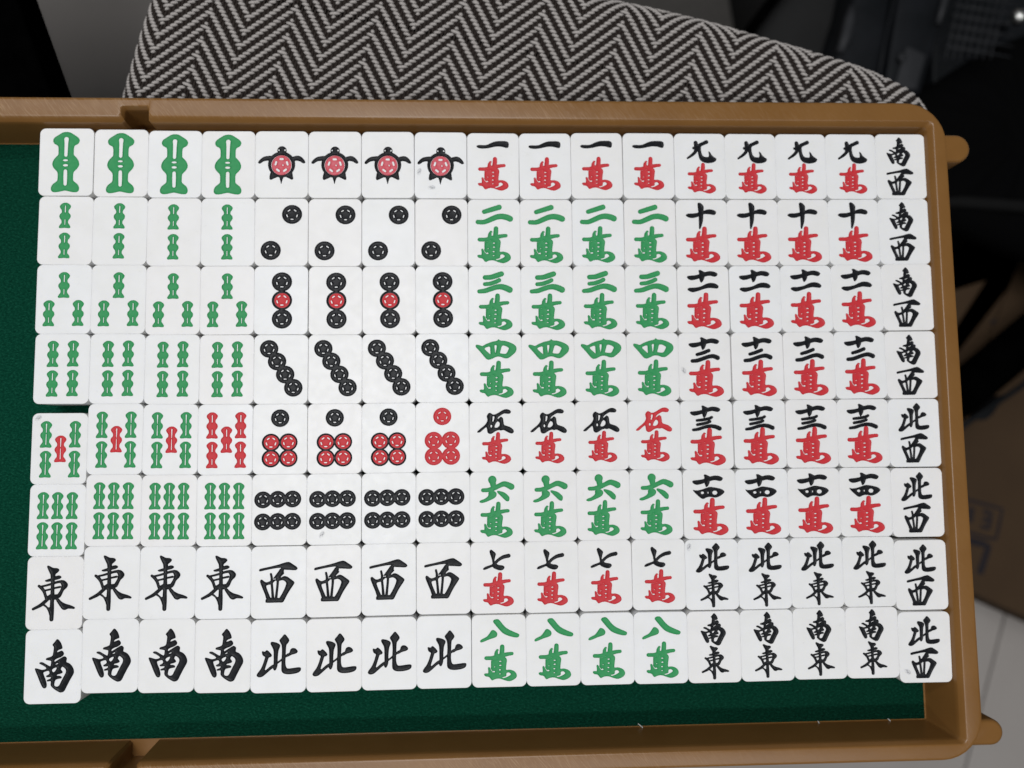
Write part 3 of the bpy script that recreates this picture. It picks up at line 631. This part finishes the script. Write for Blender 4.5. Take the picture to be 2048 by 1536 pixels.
# ------------------------------------------------------------------ the 136 tiles
ROWS = [('bam1', 'turtle', 'one', 'nine', 'southwest'), ('bam2', 'dot2', 'two', 'ten', 'southwest'), ('bam3', 'dot3', 'three', 'eleven', 'southwest'),
        ('bam4', 'dot4', 'four', 'twelve', 'southwest'), ('bam5', 'dot5', 'five', 'thirteen', 'northwest'), ('bam6', 'dot6', 'six', 'fourteen', 'northwest'),
        ('east', 'west', 'seven', 'northeast', 'northwest'), ('south', 'north', 'eight', 'southeast', 'northwest')]
DESC = {'bam1': 'one big green bamboo', 'bam2': 'two green bamboos', 'bam3': 'three green bamboos', 'bam4': 'four green bamboos',
        'bam5': 'one red and four green bamboos', 'bam5r': 'five bamboos all red', 'bam6': 'six green bamboos', 'turtle': 'a black and red turtle',
        'dot2': 'two black dots', 'dot3': 'one red and two black dots', 'dot4': 'four slanting black dots', 'dot5': 'black dot above four red-centred dots',
        'dot5r': 'five dots all red', 'dot6': 'six black dots', 'one': 'black numeral one over red wan sign', 'two': 'green numeral two over green wan sign', 'three': 'green numeral three over green wan sign',
        'four': 'green numeral four over green wan sign', 'five': 'black numeral five over red wan sign', 'fiver': 'red numeral five over red wan sign', 'six': 'green numeral six over green wan sign', 'seven': 'black numeral seven over red wan sign',
        'eight': 'green numeral eight over green wan sign', 'nine': 'black numeral nine over red wan sign', 'ten': 'black numeral ten over red wan sign', 'eleven': 'black numeral eleven over red wan sign', 'twelve': 'black numeral twelve over red wan sign',
        'thirteen': 'black numeral thirteen over red wan sign', 'fourteen': 'black numeral fourteen over red wan sign', 'east': 'large black east sign', 'south': 'large black south sign', 'west': 'large black west sign',
        'north': 'large black north sign', 'southwest': 'small black south-over-west signs', 'northwest': 'small black north-over-west signs', 'northeast': 'small black north-over-east signs', 'southeast': 'small black south-over-east signs'}
POS4 = ['leftmost of its four', 'second from left of its four', 'third from left of its four', 'rightmost of its four']
POS3 = ['leftmost of its three', 'middle of its three', 'rightmost of its three']
POSV = ['topmost of its four', 'second from top of its four', 'third from top of its four', 'lowest of its four']
SMUDGES = {(7, 0): ((-8.6, -2.6, 75), (-3.5, -9.2, 5)), (0, 4): ((-8.2, 11.9, 40),), (16, 7): ((-7.3, -9.4, -30),), (12, 6): ((-8.9, 10.9, 80),), (12, 3): ((-8.6, -1.5, -60),), (5, 5): ((-4.6, -9.6, 60),)}
protos = {}
for r_ in range(8):
    for c_ in range(17):
        blk = min(c_ // 4, 4)
        key = ROWS[r_][blk]; k4 = c_ % 4
        if c_ == 3 and r_ == 4: key = 'bam5r'
        if c_ == 7 and r_ == 4: key = 'dot5r'
        if c_ == 11 and r_ == 4: key = 'fiver'
        if c_ == 16: where = POSV[r_ % 4]
        elif key in ('bam5r', 'dot5r', 'fiver'): where = 'the only one'
        elif key in ('bam5', 'dot5', 'five'): where = POS3[k4]
        else: where = POS4[k4]
        x, y, rot = PLACES[r_][c_]
        root = empty('mahjong_tile', x, y, -TZ + 0.02 + random.uniform(0, 0.05), rot)
        root.rotation_euler[0] = math.radians(random.uniform(-0.03, 0.03)); root.rotation_euler[1] = math.radians(random.uniform(-0.04, 0.04))
        tag(root, 'white tile with %s, %s' % (DESC[key], where), 'mahjong tile', 'mahjong tiles laid out in the tray')
        if key not in protos: protos[key] = build_design(DESIGNS[key])
        body, marks = protos[key]
        link('body', body, root)
        holder = None; rings_ = []
        for (nm, gk, col, bb), me in zip(DESIGNS[key], marks):
            par = root
            if nm == 'shell': par = holder
            if gk == 'disk': par = rings_.pop(0)
            o = link('center' if gk == 'disk' else nm, me, par)
            if nm == 'turtle': holder = o
            if nm == 'ring': rings_.append(o)
            if key == 'bam5' and col == 'red': o['label'] = 'red middle bamboo stick'
        if (c_, r_) in SMUDGES:
            for sx_, sy_, rr in SMUDGES[(c_, r_)]:
                s_ = link('smudge', mesh_data('smudge', [(-1.9, -1.2, 0), (1.9, -1.2, 0), (1.9, 1.2, 0), (-1.9, 1.2, 0)], [(0, 1, 2, 3)], M_SMUDGE, False), root)
                s_.location = (sx_ * MM, sy_ * MM, (TZ + 0.02) * MM); s_.rotation_euler = (0, 0, math.radians(rr))

# ------------------------------------------------------------------ tray
tray = empty('tile_tray', 0, 0, -21.6)
tag(tray, 'brown plastic tray with green felt floor holding all the white tiles', 'tray')
XL = -300.0
def ring_pts(xr, yt, yb, r, nd, nxt_=0.0):
    """closed loop, counter-clockwise, with the two divider slots; nd = how far the slot sinks outwards"""
    o = []
    seg = 8
    def arc(cx, cy, a0):
        for k in range(seg + 1):
            a = math.radians(a0 + 90 * k / seg); o.append((cx + r * math.cos(a), cy + r * math.sin(a)))
    arc(xr - r, yt - r, 0)
    a, b = -136.9 - nxt_, -146.3 + nxt_
    rr = 1.0
    o.extend([(a + rr, yt), (a, yt + min(rr, nd * .5)), (a, yt + max(nd - rr, nd * .5)), (a - rr * .6, yt + nd), (b + rr * .6, yt + nd), (b, yt + max(nd - rr, nd * .5)), (b, yt + min(rr, nd * .5)), (b - rr, yt)])
    o.extend([(XL, yt), (XL, yb)])
    a, b = -144.9 + nxt_, -135.3 - nxt_
    o.extend([(a - rr, yb), (a, yb - min(rr, nd * .5)), (a, yb - max(nd - rr, nd * .5)), (a + rr * .6, yb - nd), (b - rr * .6, yb - nd), (b, yb - max(nd - rr, nd * .5)), (b, yb - min(rr, nd * .5)), (b + rr, yb)])
    arc(xr - r, yb + r, 270)
    return o
prof = [  # x right, y top, y bottom, radius, slot depth, slot narrowing, z
    (176.6, 110.7, -131.9, 0.8, 6.2, 0.0, -16.2), (177.6, 111.2, -132.4, 1.1, 5.9, 0.0, -8.0), (178.9, 111.9, -133.0, 1.4, 5.4, 0.0, 0.0), (179.3, 112.2, -133.2, 1.6, 5.2, 0.0, 1.7),
    (179.5, 112.4, -133.35, 1.7, 5.1, -.1, 2.1), (180.7, 113.8, -134.2, 2.1, 4.5, -.7, 3.55), (180.95, 114.1, -134.4, 2.2, 4.35, -.85, 3.78), (181.3, 114.4, -134.7, 2.4, 4.2, -1.0, 3.86),
    (181.6, 114.7, -135.0, 2.6, 4.05, -1.1, 3.89), (185.0, 120.4, -139.2, 15.4, 0.0, -1.3, 4.0), (185.3, 120.8, -139.6, 15.7, 0.0, -1.3, 3.97), (185.9, 121.4, -140.1, 16.2, 0.0, -1.3, 3.75), (186.2, 121.8, -140.4, 16.4, 0.0, -1.3, 3.2), (186.3, 121.9, -140.5, 16.5, 0.0, -1.3, 2.2),
    (186.4, 122.0, -140.6, 16.5, 0.0, -1.3, -5.0), (184.2, 119.9, -138.5, 15.0, 0.0, -1.3, -5.6), (183.6, 119.2, -137.8, 14.5, 0.0, -1.3, -21.2), (183.2, 118.8, -137.4, 14.2, 0.0, -1.3, -21.6)]
vs, fs, rg = [], [], []
for p_ in prof:
    L_ = ring_pts(p_[0], p_[1], p_[2], p_[3], p_[4], p_[5]); rg.append(list(range(len(vs), len(vs) + len(L_))))
    lean = 1.7 if p_[4] == 0.0 else 0.35
    vs += [(x + lean * max(0.0, -y) / 130.0 * (x > 100), y, p_[6]) for x, y in L_]
for a, b in zip(rg, rg[1:]):
    n = len(a)
    fs += [(a[i], a[(i + 1) % n], b[(i + 1) % n], b[i]) for i in range(n)]
fs.append(tuple(rg[-1])); fs.append(tuple(rg[0])[::-1])
o = world_mesh('tray_body', vs, fs, M_BROWN, tray)
recalc(o.data)
sub_ = o.modifiers.new('edge', 'EDGE_SPLIT'); sub_.split_angle = math.radians(36)
# felt floor, slightly fluffy edge
o = slab('felt_lining', [(176.2, 110.3), (XL + 1, 110.3), (XL + 1, -131.5), (176.2, -131.5)], -16.15, -16.02, M_FELT, tray, 0)
for cy, rr in ((105.7, 6.0), (-133.4, 5.1)):
    poly = [(183.0, cy + rr * 1.15), (188.0, cy + rr)]
    xc = 201.5 - rr
    for k in range(13):
        a = math.radians(90 - 180 * k / 12); poly.append((xc + rr * math.cos(a), cy + rr * math.sin(a)))
    poly += [(188.0, cy - rr), (183.0, cy - rr * 1.15)]
    slab('peg', poly[::-1], -16.0, -4.0, M_BROWN, tray, 1.6)
for k, ((x0, y0), (x1, y1), nm) in enumerate((((56.8, -130.4), (59.4, -132.9), 'green felt below the green eight tiles'), ((131.1, -131.2), (131.8, -133.6), 'felt edge below the south-over-east tiles'), ((160.4, -131.0), (161.2, -132.4), 'felt edge near the tray corner'))):
    l_ = tube('lint', [(x0, y0, -15.6), ((x0 + x1) / 2 + .3, (y0 + y1) / 2, -15.1), (x1, y1, -15.5)], 0.16, M_LINT, None, 5)
    tag(l_, 'tiny white thread of lint on the %s' % nm, 'lint', 'lint in the tray')

# ------------------------------------------------------------------ upholstered chair
chair = empty('chair', 20, 110, -Z0)
tag(chair, 'chair with a rounded seat in black and beige herringbone cloth', 'chair')
OUT = [(-163.5, 134.0), (-159.5, 151.0), (-155.2, 168.0), (-151.1, 181.9), (-146.0, 198), (-128.1, 209.0), (-85.8, 214.5), (-40.9, 209.3), (4.3, 197.2), (31.5, 190.4), (55.9, 185.0), (77.2, 180.5), (99.2, 175.2), (114.9, 170.8), (130.6, 166.2), (150.2, 160.5), (165.1, 155.8), (181.8, 149.0), (194.4, 141.0), (201.5, 129.0), (203.5, 115.0), (201.0, 98.3), (193.3, 66.6), (172.9, 30.8), (112.9, 10.4), (2.4, 2.9), (-105.1, 5.6), (-156.1, 25.1), (-172.5, 60.9), (-170.1, 104.0)]
OL = np.array(smooth_loop(OUT, 14))
if ((OL[:, 0] * np.roll(OL[:, 1], -1) - np.roll(OL[:, 0], -1) * OL[:, 1]).sum()) < 0: OL = OL[::-1]
TN = np.roll(OL, -1, 0) - np.roll(OL, 1, 0); TN /= np.hypot(TN[:, 0], TN[:, 1])[:, None]
NI = np.stack([-TN[:, 1], TN[:, 0]], 1)      # inward normals
SR, SZ = 13.0, -22.6
vs, fs, rg = [], [], []
lv = [(0, -48), (0, SZ - SR)] + [(SR * (1 - math.cos(a)), SZ - SR * (1 - math.sin(a))) for a in [math.pi / 2 * k / 7 for k in range(1, 8)]] + [(SR + 12, SZ)]
lv[0] = (2.0, -50)
for ins, z in lv:
    rg.append(list(range(len(vs), len(vs) + len(OL)))); vs += [(p[0] + n_[0] * ins, p[1] + n_[1] * ins, z) for p, n_ in zip(OL, NI)]
for a, b in zip(rg, rg[1:]):
    n = len(a); fs += [(a[i], a[(i + 1) % n], b[(i + 1) % n], b[i]) for i in range(n)]
fs.append(tuple(rg[-1])); fs.append(tuple(rg[0])[::-1])
seat = world_mesh('seat', vs, fs, M_SEAT, chair); recalc(seat.data)

def drape(P):
    """flat cloth coordinates -> point on the seat (None past the side)"""
    P = np.asarray(P, float)
    D_ = np.hypot(P[:, None, 0] - OL[None, :, 0], P[:, None, 1] - OL[None, :, 1])
    k = D_.argmin(1); d_ = ((P - OL[k]) * NI[k]).sum(1)
    t_ = ((P - OL[k]) * TN[k]).sum(1)
    s_ = d_ + SR * (math.pi / 2 - 1)
    out = np.empty((len(P), 3)); nrm = np.zeros((len(P), 3)); nrm[:, 2] = 1
    flat = s_ >= SR * math.pi / 2
    out[:, :2] = P; out[:, 2] = SZ
    a = np.clip(s_ / SR, 0, math.pi / 2)
    ins = SR * (1 - np.cos(a)); q = OL[k] + NI[k] * ins[:, None] + TN[k] * t_[:, None]
    z = SZ - SR * (1 - np.sin(a)) + np.minimum(s_, 0)
    out[~flat, 0] = q[~flat, 0]; out[~flat, 1] = q[~flat, 1]; out[~flat, 2] = z[~flat]
    nn_ = np.concatenate([-NI[k] * np.cos(a)[:, None], np.sin(a)[:, None]], 1)
    nrm[~flat] = nn_[~flat]
    return out, nrm, s_

ws, wt, w0 = np.array((1.38, -0.25)), np.array((-0.455, -1.61)), np.array((-50.2, 170.6))
def gph(i):
    q = i % 25
    return q * -1 if q < 12 else (q - 12) - 12       # falling rows after an apex, rising rows before it
rngw = random.Random(3)
pale, dark = [], []
I0, I1, J0, J1 = -95, 212, -32, 52
def is_pale(i, j):
    return ((j + gph(i) + (i // 25)) % 4) in (0, 1)
for j in range(J0, J1):
    i = I0
    while i < I1:
        if is_pale(i, j):
            n = 1
            while is_pale(i + n, j) and n < 4: n += 1
            pale.append((i + (n - 1) / 2, j, n)); i += n
        else: i += 1
for i in range(I0, I1):
    j = J0
    while j < J1:
        if not is_pale(i, j):
            n = 1
            while not is_pale(i, j + n) and n < 4: n += 1
            dark.append((i, j + (n - 1) / 2, n)); j += n
        else: j += 1
def yarn(cells, main, cross, half, thick, wide, name, mat, lift):
    spine = []
    for ci, cj, n in cells:
        c = w0 + ws * ci + wt * cj
        if not (-178 < c[0] < 214 and 98 < c[1] < 222): continue
        tilt = rngw.uniform(-0.05, 0.05) + ((0.13 if int(ci) % 25 < 12 else -0.16) if name == 'pale_yarn' else 0.0)
        mdir = main + cross * tilt
        L_ = half * n + 0.16 + rngw.uniform(-0.03, 0.05)
        k_ = rngw.uniform(0.93, 1.07)
        for u_ in (-1, -0.8, -0.35, 0.35, 0.8, 1): spine.append((c + mdir * (u_ * L_), u_, k_))
    P = np.array([s_[0] for s_ in spine]); pos, nrm, sd = drape(P)
    # cross direction on the cloth
    cn = cross / np.hypot(*cross)
    pos2, _, _ = drape(P + cn * 0.3)
    cd = pos2 - pos; cd /= np.maximum(np.linalg.norm(cd, axis=1), 1e-6)[:, None]
    vs, fs = [], []
    SEG = 6
    for y_ in range(0, len(spine), 6):
        if (sd[y_:y_ + 6] < -8).any(): continue
        b = len(vs)
        for m in range(6):
            u_, k_ = spine[y_ + m][1], spine[y_ + m][2]
            sh = math.sqrt(max(0.0, 1 - abs(u_) ** 2.6)) * 0.9 + 0.1
            h_ = lift * (1 - 0.75 * u_ * u_)
            c = pos[y_ + m] + nrm[y_ + m] * h_
            for s_ in range(SEG):
                a = 2 * math.pi * s_ / SEG
                vs.append(tuple(c + cd[y_ + m] * (wide * sh * k_ * math.cos(a)) + nrm[y_ + m] * (thick * sh * math.sin(a))))
        for m in range(5):
            for s_ in range(SEG):
                fs.append((b + m * SEG + s_, b + m * SEG + (s_ + 1) % SEG, b + (m + 1) * SEG + (s_ + 1) % SEG, b + (m + 1) * SEG + s_))
    o = world_mesh(name, vs, fs, mat, chair)
    tag(o, kind='stuff')
    return o
yarn(pale, ws, wt, 0.5, 0.55, 0.80, 'pale_yarn', M_PALE, 0.45)
yarn(dark, wt, ws, 0.5, 0.36, 0.52, 'dark_yarn', M_DARK, 0.20)
slab('seat_board', [(-140, 30), (150, 30), (165, 120), (120, 150), (-30, 180), (-130, 185)], -58, -49.5, M_METAL, chair, 1.5)
for x, y in ((-95, 45), (120, 45), (115, 110), (-85, 115)):
    tube('leg', [(x, y, -57.5), (x, y, -200), (x, y, -Z0 + 3.5)], [11, 10, 8], M_METAL, chair, 12)

# ------------------------------------------------------------------ black table under the tray's left end
table = empty('black_table', -420, 20, -Z0)
tag(table, 'black table whose edge shows at top left beyond the tray', 'table')
e0, e1 = Vector((-204.3, 176.5)), Vector((-188.1, 133.0)); ed = (e1 - e0).normalized()
A, B = e0 - ed * 350, e0 + ed * 620
slab('tabletop', [tuple(A), (A.x - 600, A.y - 220), (B.x - 600, B.y - 220), tuple(B)], -47, -21.75, M_BLACKT, table, 2.0)
for p in (A * 0.9 + B * 0.1, A * 0.1 + B * 0.9):
    for dx in (-260, -540):
        q = Vector((p.x + dx, p.y - 30 + dx * 0.36))
        tube('leg', [(q.x, q.y, -46.5), (q.x, q.y, -Z0 + 3.5)], 17, M_METAL, table, 12)

mat = slab('floor_shade_sheet', [(60, 420), (62, 250), (330, 250), (330, 700), (60, 700)], -Z0 + 3.5, -Z0 + 9.0, M_FLOOR_SHADE, None, 1.0)  # added sheet, no real mat: its dark colour paints the floor's shade
tag(mat, 'dark grey sheet added as floor shade beyond the right part of the chair seat', 'mat')  # mat here is the added shade sheet, not a real floor mat

# ------------------------------------------------------------------ cardboard box with an open flap
box = empty('cardboard_box', 430, 0, -Z0)
tag(box, 'dark brown cardboard box with printed marks on the floor beside the tray', 'box')
P0 = Vector((415.1, -145.4)); du = (Vector((492.5, -180.8)) - P0).normalized(); dv = Vector((-du.y, du.x))
if dv.y < 0: dv = -dv
BZ = -400.0
L1, L2 = 520.0, 362.0
Pc = P0 - du * 38
cs = [Pc, Pc + du * L1, Pc + du * L1 + dv * L2, Pc + dv * L2]
slab('box_body', [tuple(c) for c in cs], -Z0 + 3.5, BZ, M_CARD, box, 1.2)
fl = [tuple(v) for v in (Pc + dv * 6 - du * 0.8, Pc + dv * (L2 + 12) - du * 0.8)] + [(512.0, 144.0), (413.3, 113.7), (328.4, 86.3), (328.4, -71.0)]
PRZ = BZ + 0.06
slab('flap', fl, BZ - 4.2, BZ - 0.6, M_CARD, box, 0.6)
def mark(name, pts, wid, z=PRZ):
    vs, fs = [], []
    V2 = [Vector(p) for p in pts]
    for i, p in enumerate(V2):
        d = (V2[min(i + 1, len(V2) - 1)] - V2[max(i - 1, 0)]).normalized(); n_ = Vector((-d.y, d.x)) * wid / 2
        vs += [(p.x + n_.x, p.y + n_.y, z), (p.x - n_.x, p.y - n_.y, z)]
    for i in range(len(V2) - 1): fs.append((2 * i, 2 * i + 1, 2 * i + 3, 2 * i + 2))
    return world_mesh(name, vs, fs, M_PRINT, box, False)
mark('printed_frame', [(440.7, -72.8), (470.0, -80.7), (478.0, -83.4), (476.4, -88.0), (471.8, -105.0), (470.0, -110.6), (464.0, -109.6), (440.7, -103.0)], 2.9)
mark('printed_mark', [(459.7, -84.3), (467.2, -87.3), (465.2, -93.4), (458.2, -91.4)], 4.4, PRZ + .03)
mark('printed_mark', [(465.8, -91.5), (463.3, -100.7), (456.3, -98.3)], 4.4, PRZ + .05)
mark('printed_mark', [(448.9, -80.9), (446.4, -94.7)], 5.0, PRZ + .03)
mark('printed_mark', [(440.7, -110.1), (458.5, -115.0), (462.4, -117.5), (460.6, -122.5), (452.7, -142.1)], 6.6)
mark('printed_mark', [(496.3, 116.2), (506.3, 107.5)], 4.4, BZ - 0.55)
mark('printed_mark', [(477.6, 91.8), (491.3, 97.5)], 3.2, BZ - 0.55)

# ------------------------------------------------------------------ black tube frame over the box
fr = empty('folding_stand', 320, 30, -Z0)
tag(fr, 'black metal bar slanting across the cardboard box, right of the tray', 'stand')
A_, B_ = Vector((404.3, 23.8)), Vector((457.4, 65.7))
dd = (B_ - A_).normalized()
c0 = A_ - dd * 150; c1_ = B_ + dd * 320
tube('bar', [(c0.x, c0.y, -Z0 + 22), (c0.x + dd.x * 50, c0.y + dd.y * 50, -350), (A_.x, A_.y, -332), (B_.x, B_.y, -329), (c1_.x, c1_.y, -320)], 18.0, M_BLACKT, fr, 16)
tube('rod', [(406.3 - dd.x * 90, -4.4 - dd.y * 90, -340), (406.3, -4.4, -336), (455.0, 26.6, -334), (455.0 + dd.x * 250, 26.6 + dd.y * 250, -330)], 2.5, M_METAL, fr, 8)
slab('hook', smooth_loop([(419.0, -0.0), (428.1, -0.7), (437.2, 8.4), (444.1, 19.5), (437.8, 18.1), (426.7, 10.4)], 4), -352, -340, M_METAL, fr, 1.5)
tube('foot', [(c0.x, c0.y, -Z0 + 3.6), (c0.x, c0.y, -Z0 + 30)], 21, M_METAL, fr, 14)

# ------------------------------------------------------------------ black bag
bag = empty('black_bag', 300, 160, -Z0)
tag(bag, 'soft black bag filling the upper right corner behind the chair seat', 'bag')
ol = smooth_loop([(346.0, 277.8), (371.9, 286.3), (387.7, 295.5), (419.5, 315.7), (440.2, 327.9), (474.8, 340.6), (522.4, 360.2), (584.9, 368.2), (630.9, 314.6), (633.9, 192.1), (584.9, 100.2), (505.9, 118.9), (461.9, 136.4), (432.5, 147.7), (404.5, 160.0), (371.4, 169.0), (344.0, 188.4), (330.7, 230.4)], 5)
cx = sum(p[0] for p in ol) / len(ol); cy = sum(p[1] for p in ol) / len(ol)
lv = [(-0.76, -Z0 + 4), (-0.79, -Z0 + 12), (-0.88, -430), (-0.95, -380), (-0.985, -345), (0.985, -341), (0.94, -326), (0.85, -317), (0.70, -312), (0.5, -310), (0.25, -309)]
vs, fs, rg = [], [], []
for s_, z in lv:
    rg.append(list(range(len(vs), len(vs) + len(ol))))
    for k, (x, y) in enumerate(ol):
        wv = 1.6 * math.sin(k * 0.9 + z * 0.07) * (1 - abs(s_)) * 3
        ax_, ay_ = (cx, cy) if s_ > 0 else (800.0, 520.0)      # it sags away to the upper right, toward its foot
        vs.append((ax_ + (x - ax_) * abs(s_), ay_ + (y - ay_) * abs(s_), z + (wv if s_ > 0 else 0)))
for a, b in zip(rg, rg[1:]):
    n = len(a); fs += [(a[i], a[(i + 1) % n], b[(i + 1) % n], b[i]) for i in range(n)]
fs.append(tuple(rg[-1])); fs.append(tuple(rg[0])[::-1])
o = world_mesh('bag_body', vs, fs, M_BAG, bag); recalc(o.data)
tube('strap', [(364.4, 186.8, -327), (398.1, 181.9, -316), (434.8, 177.1, -310), (477.7, 172.5, -306), (531.3, 166.1, -305), (592.5, 158.4, -310)], 5.2, M_STRAP, bag, 10)

# ------------------------------------------------------------------ dark equipment at the upper right
case = empty('charcoal_case', 290, 360, -Z0)
tag(case, 'charcoal case on the floor behind the herringbone chair seat', 'case')
slab('case_body', [(226.7, 329.0), (235, 300), (308.0, 300.0), (308.1, 319.0), (326, 400), (330, 520), (250, 520), (268, 386)], -Z0 + 9.1, -330, M_CASE, case, 4)
slab('case_lid', [(232.7, 332.0), (240, 303), (300.0, 304.0), (300.1, 319.0), (315, 400), (318, 510), (262, 510), (275, 386)], -330, -327, M_CASE, case, 1.2)
cb = tube('black_cable', [(150, 225, -300), (190, 283, -300), (216.6, 318.3, -300), (254.1, 367.6, -300), (300, 440, -310), (360, 560, -Z0 + 10)], 4.6, M_BLACKT, None, 12)
tag(cb, 'thick black cable running up behind the chair seat', 'cable')
cart = empty('equipment_cart', 350, 320, -Z0)
tag(cart, 'dark metal cart with wire basket and chrome knob at top right', 'cart')
slab('side_panel', [(283.5, 262), (312.5, 262), (318.0, 284.7), (330.2, 345.6), (350, 430), (320, 430), (300.3, 345.1), (281.5, 292)], -Z0 + 60, -282, M_METAL, cart, 3)
slab('end_panel', [(321.0, 262), (352.0, 262), (369.0, 312), (383, 360), (395, 430), (356, 430), (338.0, 345)], -Z0 + 60, -286, M_METAL, cart, 3)
slab('end_panel', [(389.0, 262), (560, 262), (560.0, 345), (560, 430), (405, 430), (392, 360)], -Z0 + 60, -330, M_METAL, cart, 3)
tube('rail', [(283.0, 292, -279), (287.8, 303, -279), (292, 318, -279), (295, 330, -279)], [3.0, 4.4, 4.4, 2.5], M_RAIL, cart, 12)
tube('rail', [(366.5, 318.5, -282), (370.3, 330.0, -281), (379, 360, -281), (400, 430, -281)], [2.0, 3.0, 3.2, 3.2], M_RAIL, cart, 12)
tube('rail', [(312, 262, -279), (320, 300, -279), (333, 350, -279), (350, 430, -279)], 1.6, M_METAL, cart, 8)
slab('shelf_plate', [(327, 262), (346, 264), (355.3, 292.0), (341, 299.5), (338.7, 297.2)], -284, -281.5, M_RAIL, cart, 0.8)
tube('bolt', [(335.2, 289.5, -283), (335.2, 289.5, -279.5)], 3.2, M_RAIL, cart, 12)
for k in range(6):
    y = 296 + k * 8.8
    tube('wire', [(372.0 + (y - 296) * .25, y + 3, -281), (405 + (y - 296) * .2, y - 2.2, -280.5), (425 + (y - 296) * .3, y - 5, -281.5)], 0.75, M_RAIL, cart, 6)
for k in range(7):
    x = 378 + k * 6.2
    tube('wire', [(x - 6, 290, -283), (x + 2, 318, -282.4), (x + 16, 362, -282.4)], 0.6, M_RAIL, cart, 6)
tube('post', [(424, 318, -Z0 + 45), (424, 318, -290)], 7, M_METAL, cart, 12)
vs, fs = [], []
for i in range(13):
    a = math.pi * i / 12
    for k in range(20):
        b = 2 * math.pi * k / 20
        vs.append((430.5 + 6.0 * math.sin(a) * math.cos(b), 322.0 + 6.0 * math.sin(a) * math.sin(b), -277 + 6.0 * math.cos(a)))
for i in range(12):
    for k in range(20): fs.append((i * 20 + k, i * 20 + (k + 1) % 20, (i + 1) * 20 + (k + 1) % 20, (i + 1) * 20 + k))
kn = world_mesh('chrome_knob', vs, fs, M_CHROME, cart)
tube('knob_stem', [(424, 319, -292), (427.5, 321, -281)], 3.0, M_METAL, cart, 12)
for x, y in ((292, 270), (345, 420), (400, 270), (470, 420)):
    tube('caster', [(x, y - 8, -Z0 + 24), (x, y + 8, -Z0 + 24)], 20, M_METAL, cart, 18)
    tube('caster_stem', [(x, y, -Z0 + 40), (x, y, -Z0 + 62)], 6, M_METAL, cart, 10)
